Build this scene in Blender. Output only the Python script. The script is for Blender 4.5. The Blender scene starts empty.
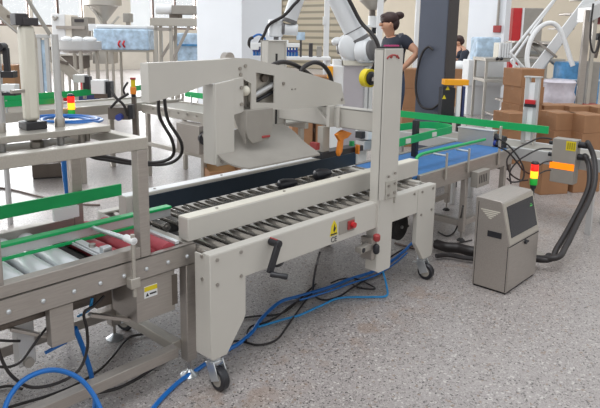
import bpy, bmesh, math, random
from mathutils import Vector, Matrix
from mathutils.geometry import tessellate_polygon
random.seed(7)
PI = math.pi
SC = bpy.context.scene
COL = SC.collection
R = math.radians

# ------------------------------------------------------------------ camera model (photo frame 600 x 408)
FOC, PITCH, YAW, ROLL, CY, HC = 603.778, 0.18538, 0.745653, 0.0157714, 148.755, 1.45
_cy, _sy, _cp, _sp = math.cos(YAW), math.sin(YAW), math.cos(PITCH), math.sin(PITCH)
FW = Vector((_cy*_cp, _sy*_cp, -_sp)); _r0 = Vector((_sy, -_cy, 0)); _u0 = _r0.cross(FW)
RT = _r0*math.cos(ROLL) + _u0*math.sin(ROLL); UP = -_r0*math.sin(ROLL) + _u0*math.cos(ROLL)
CAMP = Vector((0, 0, HC))
VIEW_ROT = YAW - PI/2          # z rotation that turns a thing's front to the aisle the photo is taken from

def at(x, y, X=None, Y=None, Z=None, D=None):
    d = FW*FOC + RT*(x-300) - UP*(y-CY)
    if D is not None: t = D/FOC
    elif X is not None: t = (X-CAMP.x)/d.x
    elif Y is not None: t = (Y-CAMP.y)/d.y
    else: t = (Z-CAMP.z)/d.z
    return CAMP + d*t

# ------------------------------------------------------------------ materials
def lin(c):
    if isinstance(c, str):
        c = [int(c[i:i+2], 16)/255 for i in (0, 2, 4)]
    return tuple((v/12.92 if v <= .04045 else ((v+.055)/1.055)**2.4) for v in c) + (1,)
MATS = {}
def mat(name, c, rough=.5, metal=0., noise=0., nscale=8., stretch=(1, 1, 1), emit=None, estr=0., bump=0., spec=.5, alpha=1., trans=0.):
    if name in MATS: return MATS[name]
    m = bpy.data.materials.new(name); m.use_nodes = True
    nt = m.node_tree; b = nt.nodes['Principled BSDF']
    col = lin(c)
    b.inputs['Roughness'].default_value = rough; b.inputs['Metallic'].default_value = metal
    b.inputs['Specular IOR Level'].default_value = spec
    if alpha < 1: b.inputs['Alpha'].default_value = alpha
    if trans: b.inputs['Transmission Weight'].default_value = trans
    tc = nt.nodes.new('ShaderNodeTexCoord'); mp = nt.nodes.new('ShaderNodeMapping')
    mp.inputs['Scale'].default_value = stretch
    nz = nt.nodes.new('ShaderNodeTexNoise'); nz.inputs['Scale'].default_value = nscale; nz.inputs['Detail'].default_value = 4
    nt.links.new(tc.outputs['Object'], mp.inputs[0]); nt.links.new(mp.outputs[0], nz.inputs['Vector'])
    rp = nt.nodes.new('ShaderNodeValToRGB')
    k = max(noise, .02)
    rp.color_ramp.elements[0].position = .3; rp.color_ramp.elements[1].position = .7
    rp.color_ramp.elements[0].color = tuple(v*(1-k) for v in col[:3]) + (1,)
    rp.color_ramp.elements[1].color = tuple(min(1, v*(1+k)) for v in col[:3]) + (1,)
    nt.links.new(nz.outputs['Fac'], rp.inputs[0]); nt.links.new(rp.outputs[0], b.inputs['Base Color'])
    if emit:
        b.inputs['Emission Color'].default_value = lin(emit); b.inputs['Emission Strength'].default_value = estr
    if bump:
        bp = nt.nodes.new('ShaderNodeBump'); bp.inputs['Strength'].default_value = bump; bp.inputs['Distance'].default_value = .01
        nt.links.new(nz.outputs['Fac'], bp.inputs['Height']); nt.links.new(bp.outputs[0], b.inputs['Normal'])
    MATS[name] = m
    return m
M = dict(
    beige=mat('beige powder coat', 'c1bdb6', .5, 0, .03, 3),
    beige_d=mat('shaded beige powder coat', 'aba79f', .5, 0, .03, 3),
    steel=mat('brushed stainless', 'aaa39d', .36, .62, .07, 14, (1, 12, 12)),
    steel_l=mat('bright brushed stainless', 'b9b4ac', .38, .6, .05, 14, (12, 1, 12)),
    steel_d=mat('dull dark steel', '6b625b', .5, .5, .1, 9),
    alu=mat('anodised aluminium', 'c6c6c6', .4, .45, .03, 20, (20, 20, 1)),
    chrome=mat('chrome roller', 'd8dbde', .28, .4, .02, 6),
    zinc=mat('zinc roller', 'bdb8b2', .2, .8, .07, 20),
    bright=mat('zinc plated caster', 'cfd3d6', .28, .8, .06, 30),
    bolt=mat('bolt steel', 'a5a09a', .3, .7),
    black=mat('black rubber', '1c1c20', .55, 0, .1, 30),
    blackp=mat('black plastic', '232328', .4, 0, .05, 20),
    dark=mat('dark void grey', '2c2a2b', .7, 0, .1, 8),
    cable=mat('black cable jacket', '241f20', .45, 0, .05, 30),
    navy=mat('navy drive belt', '1f2d3b', .55, 0, .06, 25),
    green=mat('green guide plastic', '12a55c', .4, 0, .04, 10),
    red=mat('red roller rubber', 'a9434e', .55, 0, .12, 16),
    redp=mat('red plastic', 'c2262c', .4, 0, .04),
    redd=mat('dull red metal', '9d3a3a', .5, 0, .05),
    blue=mat('blue pneumatic hose', '1467b5', .35, 0, .04, 20),
    cyan=mat('cyan pneumatic hose', '1f86c4', .35, 0, .04, 20),
    belt=mat('blue conveyor belt', '3a6ea8', .6, 0, .08, 22),
    white=mat('white paint', 'e4e5e6', .45, 0, .02, 4),
    whitew=mat('white column paint', 'e6e9ee', .6, 0, .02, 2),
    robot=mat('white robot shell', 'dfe1e4', .32, 0, .02, 4),
    robotg=mat('grey robot ring', '6e6c6d', .45, 0, .05, 6),
    lav=mat('lavender grey panel', 'b3adb2', .4, .2, .05, 3),
    yellow=mat('yellow plastic', 'e5cf25', .4, 0, .05),
    label=mat('yellow warning label', 'd8c31e', .45, 0, .05),
    orange=mat('orange plastic', 'e88a2e', .45, 0, .1, 30),
    amber=mat('amber painted metal', 'f0a416', .4, 0, .05),
    carton=mat('corrugated cardboard', '9b7252', .8, 0, .08, 6),
    carton_e=mat('light cardboard edge', 'bf9468', .8, 0, .1, 8),
    tape=mat('brown packing tape', '9a7150', .35, 0, .05),
    skin=mat('skin', 'c9977c', .5, 0, .05, 10),
    hair=mat('dark hair', '3a2523', .55, 0, .2, 40),
    shirt=mat('navy t-shirt cloth', '262a38', .8, 0, .1, 20),
    jeans=mat('blue jeans cloth', '40506b', .8, 0, .12, 30),
    shoe=mat('dark shoe', '2a2828', .6),
    strap=mat('grey strap', '5f6068', .6),
    pink=mat('pink plastic strip', 'c03a78', .5),
    slate=mat('slate blue painted steel', '555a68', .5, .1, .06, 3),
    slate_d=mat('dark slate steel', '3d3a3d', .5, .1, .06, 3),
    lattice=mat('grey beige lattice steel', 'a9a196', .5, .2, .08, 12),
    cream=mat('cream painted steel', 'd8d3c6', .5, 0, .05, 5),
    tan=mat('tan wall paint', 'e6dfd3', .7, 0, .06, 1.2),
    film=mat('blue protective film', 'b4cbe0', .25, 0, .28, 9, spec=.6),
    bluedrum=mat('blue drum plastic', '4f8ec0', .4, 0, .25, 12),
    bag=mat('translucent bag film', 'c9c3cc', .3, 0, .14, 8, bump=.4),
    screen=mat('dark screen glass', '22262f', .12, 0, .05, 3),
    greenlit=mat('green lit character', '35c14a', .4, emit='35c14a', estr=.6),
    lred=mat('red lamp lens', 'd01818', .3, emit='ff2010', estr=1.2),
    lora=mat('orange lamp lens', 'ff8a10', .3, emit='ff8c18', estr=3.0),
    lgrn=mat('green lamp lens', '18a838', .3, emit='18c030', estr=.08),
    ltan=mat('orange lit window', 'f08c18', .3, emit='ff7d10', estr=.8),
    wallr=mat('sandy wall paint', 'bfb4a2', .7, 0, .06, 1.2),
    pipe=mat('dark brown pipe', '6f5f58', .5),
    cement=mat('grey plate', '9b968f', .6, .2, .06),
    tint=mat('deep blue plastic', '2f3f8c', .4),
    indigo=mat('navy painted metal', '2a3560', .5),
)
def wall_mat():
    m = bpy.data.materials.new('terrazzo concrete floor'); m.use_nodes = True
    nt = m.node_tree; N = nt.nodes; L = nt.links; b = N['Principled BSDF']
    tc = N.new('ShaderNodeTexCoord')
    def ramp(inp, stops):
        r = N.new('ShaderNodeValToRGB'); e = r.color_ramp.elements
        e[0].position, e[0].color = stops[0][0], lin(stops[0][1]); e[1].position, e[1].color = stops[1][0], lin(stops[1][1])
        for p, c in stops[2:]:
            q = e.new(p); q.color = lin(c)
        L.new(inp, r.inputs[0]); return r
    def noise(s, det=5, rough=.6):
        n = N.new('ShaderNodeTexNoise'); n.inputs['Scale'].default_value = s; n.inputs['Detail'].default_value = det
        n.inputs['Roughness'].default_value = rough; L.new(tc.outputs['Object'], n.inputs['Vector']); return n
    base = ramp(noise(1.1).outputs['Fac'], [(.3, '958e8c'), (.7, 'a9a2a0')])
    cur = base.outputs[0]
    def speck(scale, thr, color, amount, seed, cur):
        v = N.new('ShaderNodeTexVoronoi'); v.inputs['Scale'].default_value = scale
        mp = N.new('ShaderNodeMapping'); mp.inputs['Location'].default_value = (seed, seed*1.7, 0)
        L.new(tc.outputs['Object'], mp.inputs[0])
        nz = N.new('ShaderNodeTexNoise'); nz.inputs['Scale'].default_value = scale*1.3; L.new(mp.outputs[0], nz.inputs['Vector'])
        mx0 = N.new('ShaderNodeMixRGB'); mx0.blend_type = 'ADD'; mx0.inputs[0].default_value = .02
        L.new(mp.outputs[0], mx0.inputs[1]); L.new(nz.outputs['Color'], mx0.inputs[2]); L.new(mx0.outputs[0], v.inputs['Vector'])
        sep = N.new('ShaderNodeSeparateColor'); L.new(v.outputs['Color'], sep.inputs[0])
        gt = N.new('ShaderNodeMath'); gt.operation = 'GREATER_THAN'; gt.inputs[1].default_value = 1-amount; L.new(sep.outputs[0], gt.inputs[0])
        lt = N.new('ShaderNodeMath'); lt.operation = 'LESS_THAN'; lt.inputs[1].default_value = thr; L.new(v.outputs['Distance'], lt.inputs[0])
        mu = N.new('ShaderNodeMath'); mu.operation = 'MULTIPLY'; L.new(gt.outputs[0], mu.inputs[0]); L.new(lt.outputs[0], mu.inputs[1])
        mx = N.new('ShaderNodeMixRGB'); L.new(mu.outputs[0], mx.inputs[0]); L.new(cur, mx.inputs[1]); mx.inputs[2].default_value = lin(color)
        return mx.outputs[0]
    cur = speck(150, .45, '6b6664', .35, 0, cur)
    cur = speck(130, .45, 'b7b2ad', .30, 3.1, cur)
    cur = speck(90, .42, '4c4847', .2, 5.3, cur)
    cur = speck(75, .42, 'c0bbb7', .13, 7.7, cur)
    cur = speck(60, .38, '8d7c70', .08, 9.1, cur)
    # worn, cleaner patches of bare cement
    pat = ramp(noise(.55, 3).outputs['Fac'], [(.56, '000000'), (.66, 'ffffff')])
    mul = N.new('ShaderNodeMath'); mul.operation = 'MULTIPLY'; mul.inputs[1].default_value = .45; L.new(pat.outputs[0], mul.inputs[0])
    mx = N.new('ShaderNodeMixRGB'); L.new(mul.outputs[0], mx.inputs[0]); L.new(cur, mx.inputs[1]); mx.inputs[2].default_value = lin('a09a96')
    # rusty brown drag marks along the machine feet
    sx = N.new('ShaderNodeSeparateXYZ'); L.new(tc.outputs['Object'], sx.inputs[0])
    ad = N.new('ShaderNodeMath'); ad.operation = 'ADD'; ad.inputs[1].default_value = 9.3; L.new(sx.outputs[1], ad.inputs[0])
    ab = N.new('ShaderNodeMath'); ab.operation = 'ABSOLUTE'; L.new(ad.outputs[0], ab.inputs[0])
    bd = N.new('ShaderNodeMapRange'); bd.inputs[1].default_value = .05; bd.inputs[2].default_value = .22; bd.inputs[3].default_value = 1; bd.inputs[4].default_value = 0; L.new(ab.outputs[0], bd.inputs[0])
    st = ramp(noise(7, 4).outputs['Fac'], [(.50, '000000'), (.60, 'ffffff')])
    mm = N.new('ShaderNodeMath'); mm.operation = 'MULTIPLY'; L.new(bd.outputs[0], mm.inputs[0]); L.new(st.outputs[0], mm.inputs[1])
    m5 = N.new('ShaderNodeMath'); m5.operation = 'MULTIPLY'; m5.inputs[1].default_value = .3; L.new(mm.outputs[0], m5.inputs[0])
    m6 = N.new('ShaderNodeMixRGB'); L.new(m5.outputs[0], m6.inputs[0]); L.new(mx.outputs[0], m6.inputs[1]); m6.inputs[2].default_value = lin('94765c')
    L.new(m6.outputs[0], b.inputs['Base Color'])
    rr = N.new('ShaderNodeMapRange'); rr.inputs[3].default_value = .24; rr.inputs[4].default_value = .42
    L.new(noise(3).outputs['Fac'], rr.inputs[0]); L.new(rr.outputs[0], b.inputs['Roughness'])
    return m
def shutter_mat():
    m = bpy.data.materials.new('tan slatted shutter'); m.use_nodes = True
    nt = m.node_tree; N = nt.nodes; L = nt.links; b = N['Principled BSDF']
    tc = N.new('ShaderNodeTexCoord'); w = N.new('ShaderNodeTexWave'); w.wave_type = 'BANDS'; w.bands_direction = 'Z'
    w.inputs['Scale'].default_value = 1.15; w.inputs['Distortion'].default_value = 0
    L.new(tc.outputs['Object'], w.inputs['Vector'])
    r = N.new('ShaderNodeValToRGB'); r.color_ramp.elements[0].color = lin('6b6454'); r.color_ramp.elements[1].color = lin('968c79')
    r.color_ramp.elements[0].position = .15; r.color_ramp.elements[1].position = .45
    L.new(w.outputs['Fac'], r.inputs[0]); L.new(r.outputs[0], b.inputs['Base Color']); b.inputs['Roughness'].default_value = .6
    return m
def pane_mat():
    m = bpy.data.materials.new('clear window glass'); m.use_nodes = True
    nt = m.node_tree; nt.nodes.clear()
    o = nt.nodes.new('ShaderNodeOutputMaterial'); mx = nt.nodes.new('ShaderNodeMixShader'); t = nt.nodes.new('ShaderNodeBsdfTransparent'); g = nt.nodes.new('ShaderNodeBsdfGlossy')
    g.inputs['Roughness'].default_value = .05; mx.inputs[0].default_value = .06
    nt.links.new(t.outputs[0], mx.inputs[1]); nt.links.new(g.outputs[0], mx.inputs[2]); nt.links.new(mx.outputs[0], o.inputs[0])
    return m

# ------------------------------------------------------------------ mesh builder
def root_of(o):
    while o.parent: o = o.parent
    return o
class MB:
    def __init__(self): self.bm = bmesh.new()
    def _add(self, verts, faces):
        vs = [self.bm.verts.new(v) for v in verts]
        for f in faces:
            try: self.bm.faces.new([vs[i] for i in f])
            except ValueError: pass
        return self
    def box(self, x0, x1, y0, y1, z0, z1, rot=None, piv=None):
        vs = [Vector((x, y, z)) for x in (x0, x1) for y in (y0, y1) for z in (z0, z1)]
        if rot is not None:
            c = Vector(piv) if piv is not None else Vector(((x0+x1)/2, (y0+y1)/2, (z0+z1)/2))
            vs = [c + rot @ (v-c) for v in vs]
        return self._add(vs, [(0, 1, 3, 2), (4, 6, 7, 5), (0, 4, 5, 1), (2, 3, 7, 6), (0, 2, 6, 4), (1, 5, 7, 3)])
    def bar(self, p0, p1, w, h, up=(0, 0, 1)):
        p0, p1 = Vector(p0), Vector(p1); d = (p1-p0).normalized(); u = Vector(up)
        if abs(d.dot(u)) > .98: u = Vector((1, 0, 0))
        s = d.cross(u).normalized(); u = s.cross(d).normalized()
        vs = [p + s*a*w/2 + u*b*h/2 for p in (p0, p1) for a in (-1, 1) for b in (-1, 1)]
        return self._add(vs, [(0, 1, 3, 2), (4, 6, 7, 5), (0, 4, 5, 1), (2, 3, 7, 6), (0, 2, 6, 4), (1, 5, 7, 3)])
    def cyl(self, p0, p1, r, r2=None, n=20):
        p0, p1 = Vector(p0), Vector(p1); r2 = r if r2 is None else r2
        d = (p1-p0).normalized(); a = Vector((0, 0, 1)) if abs(d.z) < .9 else Vector((1, 0, 0))
        s = d.cross(a).normalized(); u = s.cross(d)
        vs = [p + (s*math.cos(2*PI*i/n) + u*math.sin(2*PI*i/n))*q for p, q in ((p0, r), (p1, r2)) for i in range(n)]
        fs = [(i, (i+1) % n, n+(i+1) % n, n+i) for i in range(n)] + [tuple(range(n))[::-1], tuple(range(n, 2*n))]
        return self._add(vs, fs)
    def lathe(self, prof, c=(0, 0, 0), axis=(0, 0, 1), n=28):
        d = Vector(axis).normalized(); a = Vector((0, 0, 1)) if abs(d.z) < .9 else Vector((1, 0, 0))
        s = d.cross(a).normalized(); u = s.cross(d); c = Vector(c)
        vs, k = [], len(prof)
        for r, z in prof:
            vs += [c + d*z + (s*math.cos(2*PI*i/n) + u*math.sin(2*PI*i/n))*max(r, 1e-4) for i in range(n)]
        fs = [(j*n+i, j*n+(i+1) % n, (j+1)*n+(i+1) % n, (j+1)*n+i) for j in range(k-1) for i in range(n)]
        fs += [tuple(range(n))[::-1], tuple(range((k-1)*n, k*n))]
        return self._add(vs, fs)
    def tube(self, pts, r, n=10, sm=6, closed=False):
        P = [Vector(p) for p in pts]
        if sm > 1 and len(P) > 2:
            Q = []
            for i in range(len(P)-1):
                a, b, c, d = P[max(i-1, 0)], P[i], P[i+1], P[min(i+2, len(P)-1)]
                for k in range(sm):
                    t = k/sm
                    Q.append(.5*((2*b) + (c-a)*t + (2*a-5*b+4*c-d)*t*t + (3*b-a-3*c+d)*t**3))
            P = Q + [P[-1]]
        nrm = None; rings = []
        for i, p in enumerate(P):
            t = (P[min(i+1, len(P)-1)] - P[max(i-1, 0)]).normalized()
            if nrm is None: nrm = t.orthogonal().normalized()
            nrm = (nrm - t*nrm.dot(t))
            nrm = nrm.normalized() if nrm.length > 1e-6 else t.orthogonal().normalized()
            b = t.cross(nrm)
            rings.append([p + (nrm*math.cos(2*PI*k/n) + b*math.sin(2*PI*k/n))*r for k in range(n)])
        vs = [v for rg in rings for v in rg]; m = len(rings)
        fs = [(j*n+i, j*n+(i+1) % n, (j+1)*n+(i+1) % n, (j+1)*n+i) for j in range(m-1) for i in range(n)]
        fs += [tuple(range(n))[::-1], tuple(range((m-1)*n, m*n))]
        return self._add(vs, fs)
    def prism(self, outline, axis, a0, a1, holes=()):
        def P(p, a):
            if axis == 'y': return Vector((p[0], a, p[1]))
            if axis == 'x': return Vector((a, p[0], p[1]))
            return Vector((p[0], p[1], a))
        loops = [list(outline)] + [list(h) for h in holes]
        flat = [p for l in loops for p in l]; n = len(flat)
        tris = tessellate_polygon([[Vector((p[0], p[1], 0)) for p in l] for l in loops])
        vs = [P(p, a0) for p in flat] + [P(p, a1) for p in flat]
        if len(loops) == 1:
            fs = [tuple(range(n)), tuple(range(n, 2*n))[::-1]]
        else:
            fs = [tuple(t) for t in tris] + [tuple(i+n for i in t)[::-1] for t in tris]
        o = 0
        for l in loops:
            k = len(l)
            fs += [(o+i, o+(i+1) % k, n+o+(i+1) % k, n+o+i) for i in range(k)]
            o += k
        return self._add(vs, fs)
    def strip(self, path, h, th):           # upright strip following a ground path (x, y, z bottom)
        P = [Vector(p) for p in path]; vs = []
        for i, p in enumerate(P):
            t = P[min(i+1, len(P)-1)] - P[max(i-1, 0)]; t.z = 0; t.normalize()
            s = Vector((-t.y, t.x, 0))*th/2; z = Vector((0, 0, h))
            vs += [p-s, p+s, p+s+z, p-s+z]
        fs = []
        for i in range(len(P)-1):
            a = i*4; b = a+4
            fs += [(a+k, a+(k+1) % 4, b+(k+1) % 4, b+k) for k in range(4)]
        fs += [(3, 2, 1, 0), tuple(len(vs)-4+k for k in range(4))]
        return self._add(vs, fs)
    def ball(self, c, r, sc=(1, 1, 1), seg=20, rot=None):
        mtx = Matrix.Translation(c) @ (rot.to_4x4() if rot else Matrix()) @ Matrix.Diagonal((r*sc[0], r*sc[1], r*sc[2], 1))
        bmesh.ops.create_uvsphere(self.bm, u_segments=seg, v_segments=max(seg//2, 6), radius=1, matrix=mtx); return self
    def build(self, name, m, parent=None, bevel=0., local=False, smooth=True, ang=35):
        me = bpy.data.meshes.new(name)
        bmesh.ops.recalc_face_normals(self.bm, faces=self.bm.faces)
        o = bpy.data.objects.new(name, me); COL.objects.link(o)
        if parent is not None:
            o.parent = parent
            if not local:
                off = root_of(parent).location
                bmesh.ops.translate(self.bm, verts=self.bm.verts, vec=-off)
        elif not local:
            xs = [v.co.x for v in self.bm.verts]; ys = [v.co.y for v in self.bm.verts]; zs = [v.co.z for v in self.bm.verts]
            off = Vector(((min(xs)+max(xs))/2, (min(ys)+max(ys))/2, min(zs)))
            bmesh.ops.translate(self.bm, verts=self.bm.verts, vec=-off); o.location = off
        self.bm.to_mesh(me); self.bm.free()
        me.materials.append(m)
        if smooth:
            me.polygons.foreach_set('use_smooth', [True]*len(me.polygons)); me.set_sharp_from_angle(angle=R(ang))
        if bevel:
            md = o.modifiers.new('edge', 'BEVEL'); md.width = bevel; md.segments = 2; md.limit_method = 'ANGLE'; md.angle_limit = R(40)
        return o
def tag(o, label, cat, group=None, kind=None):
    o['label'] = label; o['category'] = cat
    if group: o['group'] = group
    if kind: o['kind'] = kind
    return o
def thing(name, label, cat, loc=(0, 0, 0), rz=0, group=None):
    o = bpy.data.objects.new(name, None); COL.objects.link(o); o.empty_display_size = .1
    o.location = loc; o.rotation_euler = (0, 0, rz)
    return tag(o, label, cat, group)
def struct(o): o['kind'] = 'structure'; return o
def clone(src, parent, delta=(0, 0, 0)):
    c = src.copy(); COL.objects.link(c); c.parent = parent
    c.location = src.location + Vector(delta)
    for ch in list(src.children):
        g = ch.copy(); COL.objects.link(g); g.parent = c
    return c
def B(x0, x1, y0, y1, z0, z1): return MB().box(x0, x1, y0, y1, z0, z1)

# ------------------------------------------------------------------ camera and light
cd = bpy.data.cameras.new('camera'); cam = bpy.data.objects.new('camera', cd); COL.objects.link(cam)
mw = Matrix((RT, UP, -FW)).transposed().to_4x4(); mw.translation = CAMP; cam.matrix_world = mw
cd.sensor_width = 36; cd.lens = FOC/600*36; cd.shift_y = -(204-CY)/600; cd.clip_end = 200
SC.camera = cam
wd = bpy.data.worlds.new('overcast sky'); SC.world = wd; wd.use_nodes = True
bg = wd.node_tree.nodes['Background']; bg.inputs[0].default_value = (.93, .97, 1, 1); bg.inputs[1].default_value = 0.98
sd = bpy.data.lights.new('daylight', 'SUN'); so = bpy.data.objects.new('daylight', sd); COL.objects.link(so)
sd.energy = 1.1; sd.angle = R(35); so.rotation_euler = Vector((.42, .15, -1)).to_track_quat('-Z', 'Y').to_euler()
SC.view_settings.view_transform = 'Standard'; SC.view_settings.look = 'None'; SC.view_settings.gamma = 1; SC.view_settings.exposure = 0.06
SC.view_settings.use_curve_mapping = False

# ================================================================== FLOOR AND HALL
fl = MB().box(-6, 34, -8, 30, -.2, 0).build('floor', wall_mat(), smooth=False); struct(fl)

# ================================================================== CARTON SEALING MACHINE (beige, centre)
seal = thing('carton_sealing_machine', 'beige case sealing machine on casters with roller bed, tall mast and long overhead arm', 'machine', (2.28, 2.22, 0))
F, Bk, ZT = 1.785, 2.655, .59                       # near face, far face, bed top
def side_panel(y0, y1):
    ol = [(1.42, .59), (1.42, .15), (1.43, .138), (1.505, .138), (1.60, .262), (1.61, .285), (1.61, .452), (2.55, .452), (2.555, .20), (2.665, .20), (2.667, .45),
          (2.945, .45), (2.945, .26), (3.035, .14), (3.125, .14), (3.14, .16), (3.14, .59)]
    return MB().prism(ol, 'y', y0, y1)
near_panel = side_panel(F, F+.028).build('side_panel', M['beige'], seal, .003)
far_panel = side_panel(Bk-.028, Bk).build('side_panel', M['beige'], seal, .003)
# folded top flanges and deep leg flanks
for y0, y1 in ((F+.001, F+.05), (Bk-.05, Bk-.001)):
    B(1.421, 3.139, y0, y1, .583, .593).build('top_flange', M['beige'], seal, .002)
for xa, xb in ((1.4215, 1.43), (3.13, 3.1385)):
    for y0, y1 in ((F+.0275, F+.10), (Bk-.10, Bk-.0275)):
        B(xa, xb, y0, y1, .145, .584).build('leg_flank', M['beige'], seal, .002)
B(1.60, 1.609, F+.0275, F+.10, .29, .45).build('leg_flank', M['beige'], seal, .002)
B(3.10, 3.138, F+.10, Bk-.10, .50, .59).build('end_rail', M['beige'], seal, .003)
B(1.468, 1.50, F+.10, Bk-.10, .46, .542).build('end_rail', M['beige'], seal, .003)
# roller bed: three sections across
ro = None
def roller_mesh(x, y0, y1, z, r, m, parent, name='roller'):
    return MB().cyl((x, y0, z), (x, y1, z), r, n=18).cyl((x, y0-.006, z), (x, y1+.006, z), r*.35, n=8).build(name, m, parent)
x0r = 1.485
ra = roller_mesh(x0r, F+.05, 2.165, .566, .0195, M['zinc'], seal)
rb = roller_mesh(x0r, 2.275, Bk-.05, .566, .0195, M['zinc'], seal)
for i in range(1, 22):
    clone(ra, seal, (i*.0757, 0, 0)); clone(rb, seal, (i*.0757, 0, 0))
B(1.45, 3.11, F+.046, F+.054, .53, .565).build('roller_rail', M['dark'], seal)
B(1.45, 3.11, 2.17, 2.27, .49, .535).build('centre_beam', M['dark'], seal)
B(1.50, 3.05, F+.06, Bk-.06, .462, .47).build('bed_pan', M['dark'], seal)
# near and far drive guides
def guide(y0, y1, inner):
    g = B(1.44, 3.20, y0, y1, .603, .702).build('drive_guide', M['beige'], seal, .004)
    yy = (y1, y1+.006) if inner > 0 else (y0-.006, y0)
    B(1.475, 3.17, yy[0], yy[1], .604, .688).build('drive_belt', M['navy'], g, .002)
    B(1.442, 3.198, y0+.003, y1-.003, .702, .7045).build('top_cover', M['white'] if inner < 0 else M['cream'], g)
    for k in range(4):
        x = 1.62+k*.42
        MB().cyl((x, (y0+y1)/2, .7035), (x, (y0+y1)/2, .7085), .007, n=10).build('bolt', M['bolt'], g)
    return g
guide(1.95, 2.018, 1); guide(2.422, 2.49, -1)
for x in (1.75, 2.9):                                # cross carriage under the guides
    B(x-.02, x+.02, 1.96, 2.48, .50, .53).build('guide_carriage', M['steel_d'], seal)
# lower tape head between the rollers
lt = B(1.95, 2.35, 2.18, 2.26, .53, .58).build('lower_tape_head', M['steel_d'], seal, .003)
for wp in (at(288, 184, Y=2.17), at(323, 174, Y=2.17)):
    x = wp.x; MB().box(x-.01, x+.01, 2.17, 2.19, .58, wp.z).build('wiper_stem', M['steel_d'], lt)
    MB().lathe([(.012, -.06), (.03, -.05), (.034, -.02), (.025, .03), (.014, .05)], wp, (.9, -.35, .1), 16).build('wiper_roller', M['blackp'], lt)
# masts: near and far channels with lead-screw slot
def mast(y0, y1, sgn):
    m = MB()
    ys = y0 if sgn > 0 else y1
    zt_ = 1.392 if sgn > 0 else 1.42
    m.box(2.535, 2.70, ys-.003 if sgn > 0 else ys-.01, ys+.01 if sgn > 0 else ys+.003, .60, zt_)
    m.box(2.535, 2.545, y0, y1, .56, zt_)
    m.box(2.69, 2.70, y0, y1, .56, zt_)
    m.box(2.535, 2.70, y0, y1, zt_-.008, zt_)
    return m.build('mast', M['beige'], seal, .003)
nm = mast(F-.012, F+.05, 1)
fm = mast(Bk-.04, Bk+.02, -1)
B(2.546, 2.689, Bk-.032, Bk-.028, .6, 1.412).build('mast_cover', M['beige'], fm)
B(2.609, 2.623, Bk-.036, Bk-.031, .70, 1.34).build('slot', M['dark'], fm)
MB().cyl((2.616, Bk-.005, .6), (2.616, Bk-.005, 1.38), .012, n=10).build('lead_screw', M['chrome'], fm)
MB().cyl((2.616, F+.03, .6), (2.616, F+.03, 1.38), .012, n=10).build('lead_screw', M['chrome'], nm)
lf = MB().prism([(2.548, .62), (2.548, .205), (2.56, .195), (2.662, .195), (2.672, .205), (2.672, .62)], 'y', F-.011, F-.001).build('mast_leg', M['beige'], seal, .002)
B(2.5365, 2.5475, F-.011, F+.06, .21, .56).build('mast_leg_flank', M['beige'], lf)
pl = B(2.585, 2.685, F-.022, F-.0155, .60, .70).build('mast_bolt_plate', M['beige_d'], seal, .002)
for x, z in ((2.60, .725), (2.66, .735), (2.605, .675), (2.66, .68), (2.605, .625), (2.66, .63)):
    MB().cyl((x, F-.022, z), (x, F-.029, z), .0075, n=10).build('bolt', M['bolt'], nm)
# emblem: small red curved mark near the mast top
em = [(2.605+.045*math.cos(R(a))*1.25, F-.0165, 1.332+.028*math.sin(R(a))) for a in range(20, 161, 14)]
mk = MB().tube(em, .0045, 6, 1)
mk.cyl((2.588, F-.0155, 1.352), (2.588, F-.019, 1.352), .009, n=10).cyl((2.640, F-.0155, 1.352), (2.640, F-.019, 1.352), .009, n=10)
mk.build('emblem', M['redd'], nm)
B(2.55, 2.69, F-.005, F+.04, 1.392, 1.402).build('mast_cap', M['blackp'], nm)
B(2.59, 2.68, F+.0, F+.035, 1.402, 1.41).build('cap_strip', M['pink'], nm)
# cross beam between masts
cb = MB().prism([(1.80, 1.055), (1.80, .945), (2.60, .945), (2.60, 1.055)], 'x', 2.62, 2.635)
cb.box(2.62, 2.72, 1.80, 2.60, 1.047, 1.055); cb.box(2.62, 2.72, 1.80, 2.60, .945, .952)
cb = cb.build('cross_beam', M['beige'], seal, .003)
for z in (.965, .99, 1.03):
    MB().cyl((2.619, 1.83, z), (2.608, 1.83, z), .008, n=10).build('bolt', M['bolt'], cb)
gb = MB().bar((2.60, 2.30, 1.06), (2.60, 2.175, .96), .016, .016).bar((2.60, 2.17, 1.065), (2.60, 2.17, .945), .05, .022, (0, 1, 0)).bar((2.60, 2.115, 1.065), (2.60, 2.115, .945), .012, .02, (0, 1, 0))
gb.build('beam_bracket', M['beige'], seal, .002)
# overhead arm
AY0, AY1 = 2.19, 2.25
ol = [(1.43, 1.327), (1.43, 1.160), (1.60, 1.188), (1.735, 1.222), (1.785, 1.226), (1.945, 1.248), (1.948, 1.245), (2.012, 1.215), (2.012, 1.085), (2.30, 1.066), (2.55, 1.064), (2.755, 1.06), (2.712, 1.180), (2.45, 1.245),
      (2.2, 1.30), (2.0, 1.337), (1.905, 1.341), (1.815, 1.334)]
hole = [(2.045, 1.268), (2.045, 1.12), (2.172, 1.108), (2.172, 1.248)]
arm = MB().prism(ol, 'y', AY0, AY0+.008, [hole])
arm.box(1.43, 1.438, AY0+.008, AY1, 1.161, 1.326)
arm.build('overhead_arm', M['beige'], seal)
ol2 = [(1.438, 1.326), (1.438, 1.162), (1.60, 1.19), (1.8, 1.229), (1.94, 1.247), (2.012, 1.085), (2.30, 1.067), (2.745, 1.062), (2.71, 1.178), (2.45, 1.243), (2.2, 1.298), (2.0, 1.335), (1.905, 1.339), (1.815, 1.332)]
MB().prism(ol2, 'y', AY1-.008, AY1).build('rear_arm_plate', M['beige'], seal)
MB().cyl((1.93, AY1+.002, 1.335), (1.93, AY1+.04, 1.335), .03, n=20).build('pivot_boss', M['steel'], seal)
tp = MB()
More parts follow.
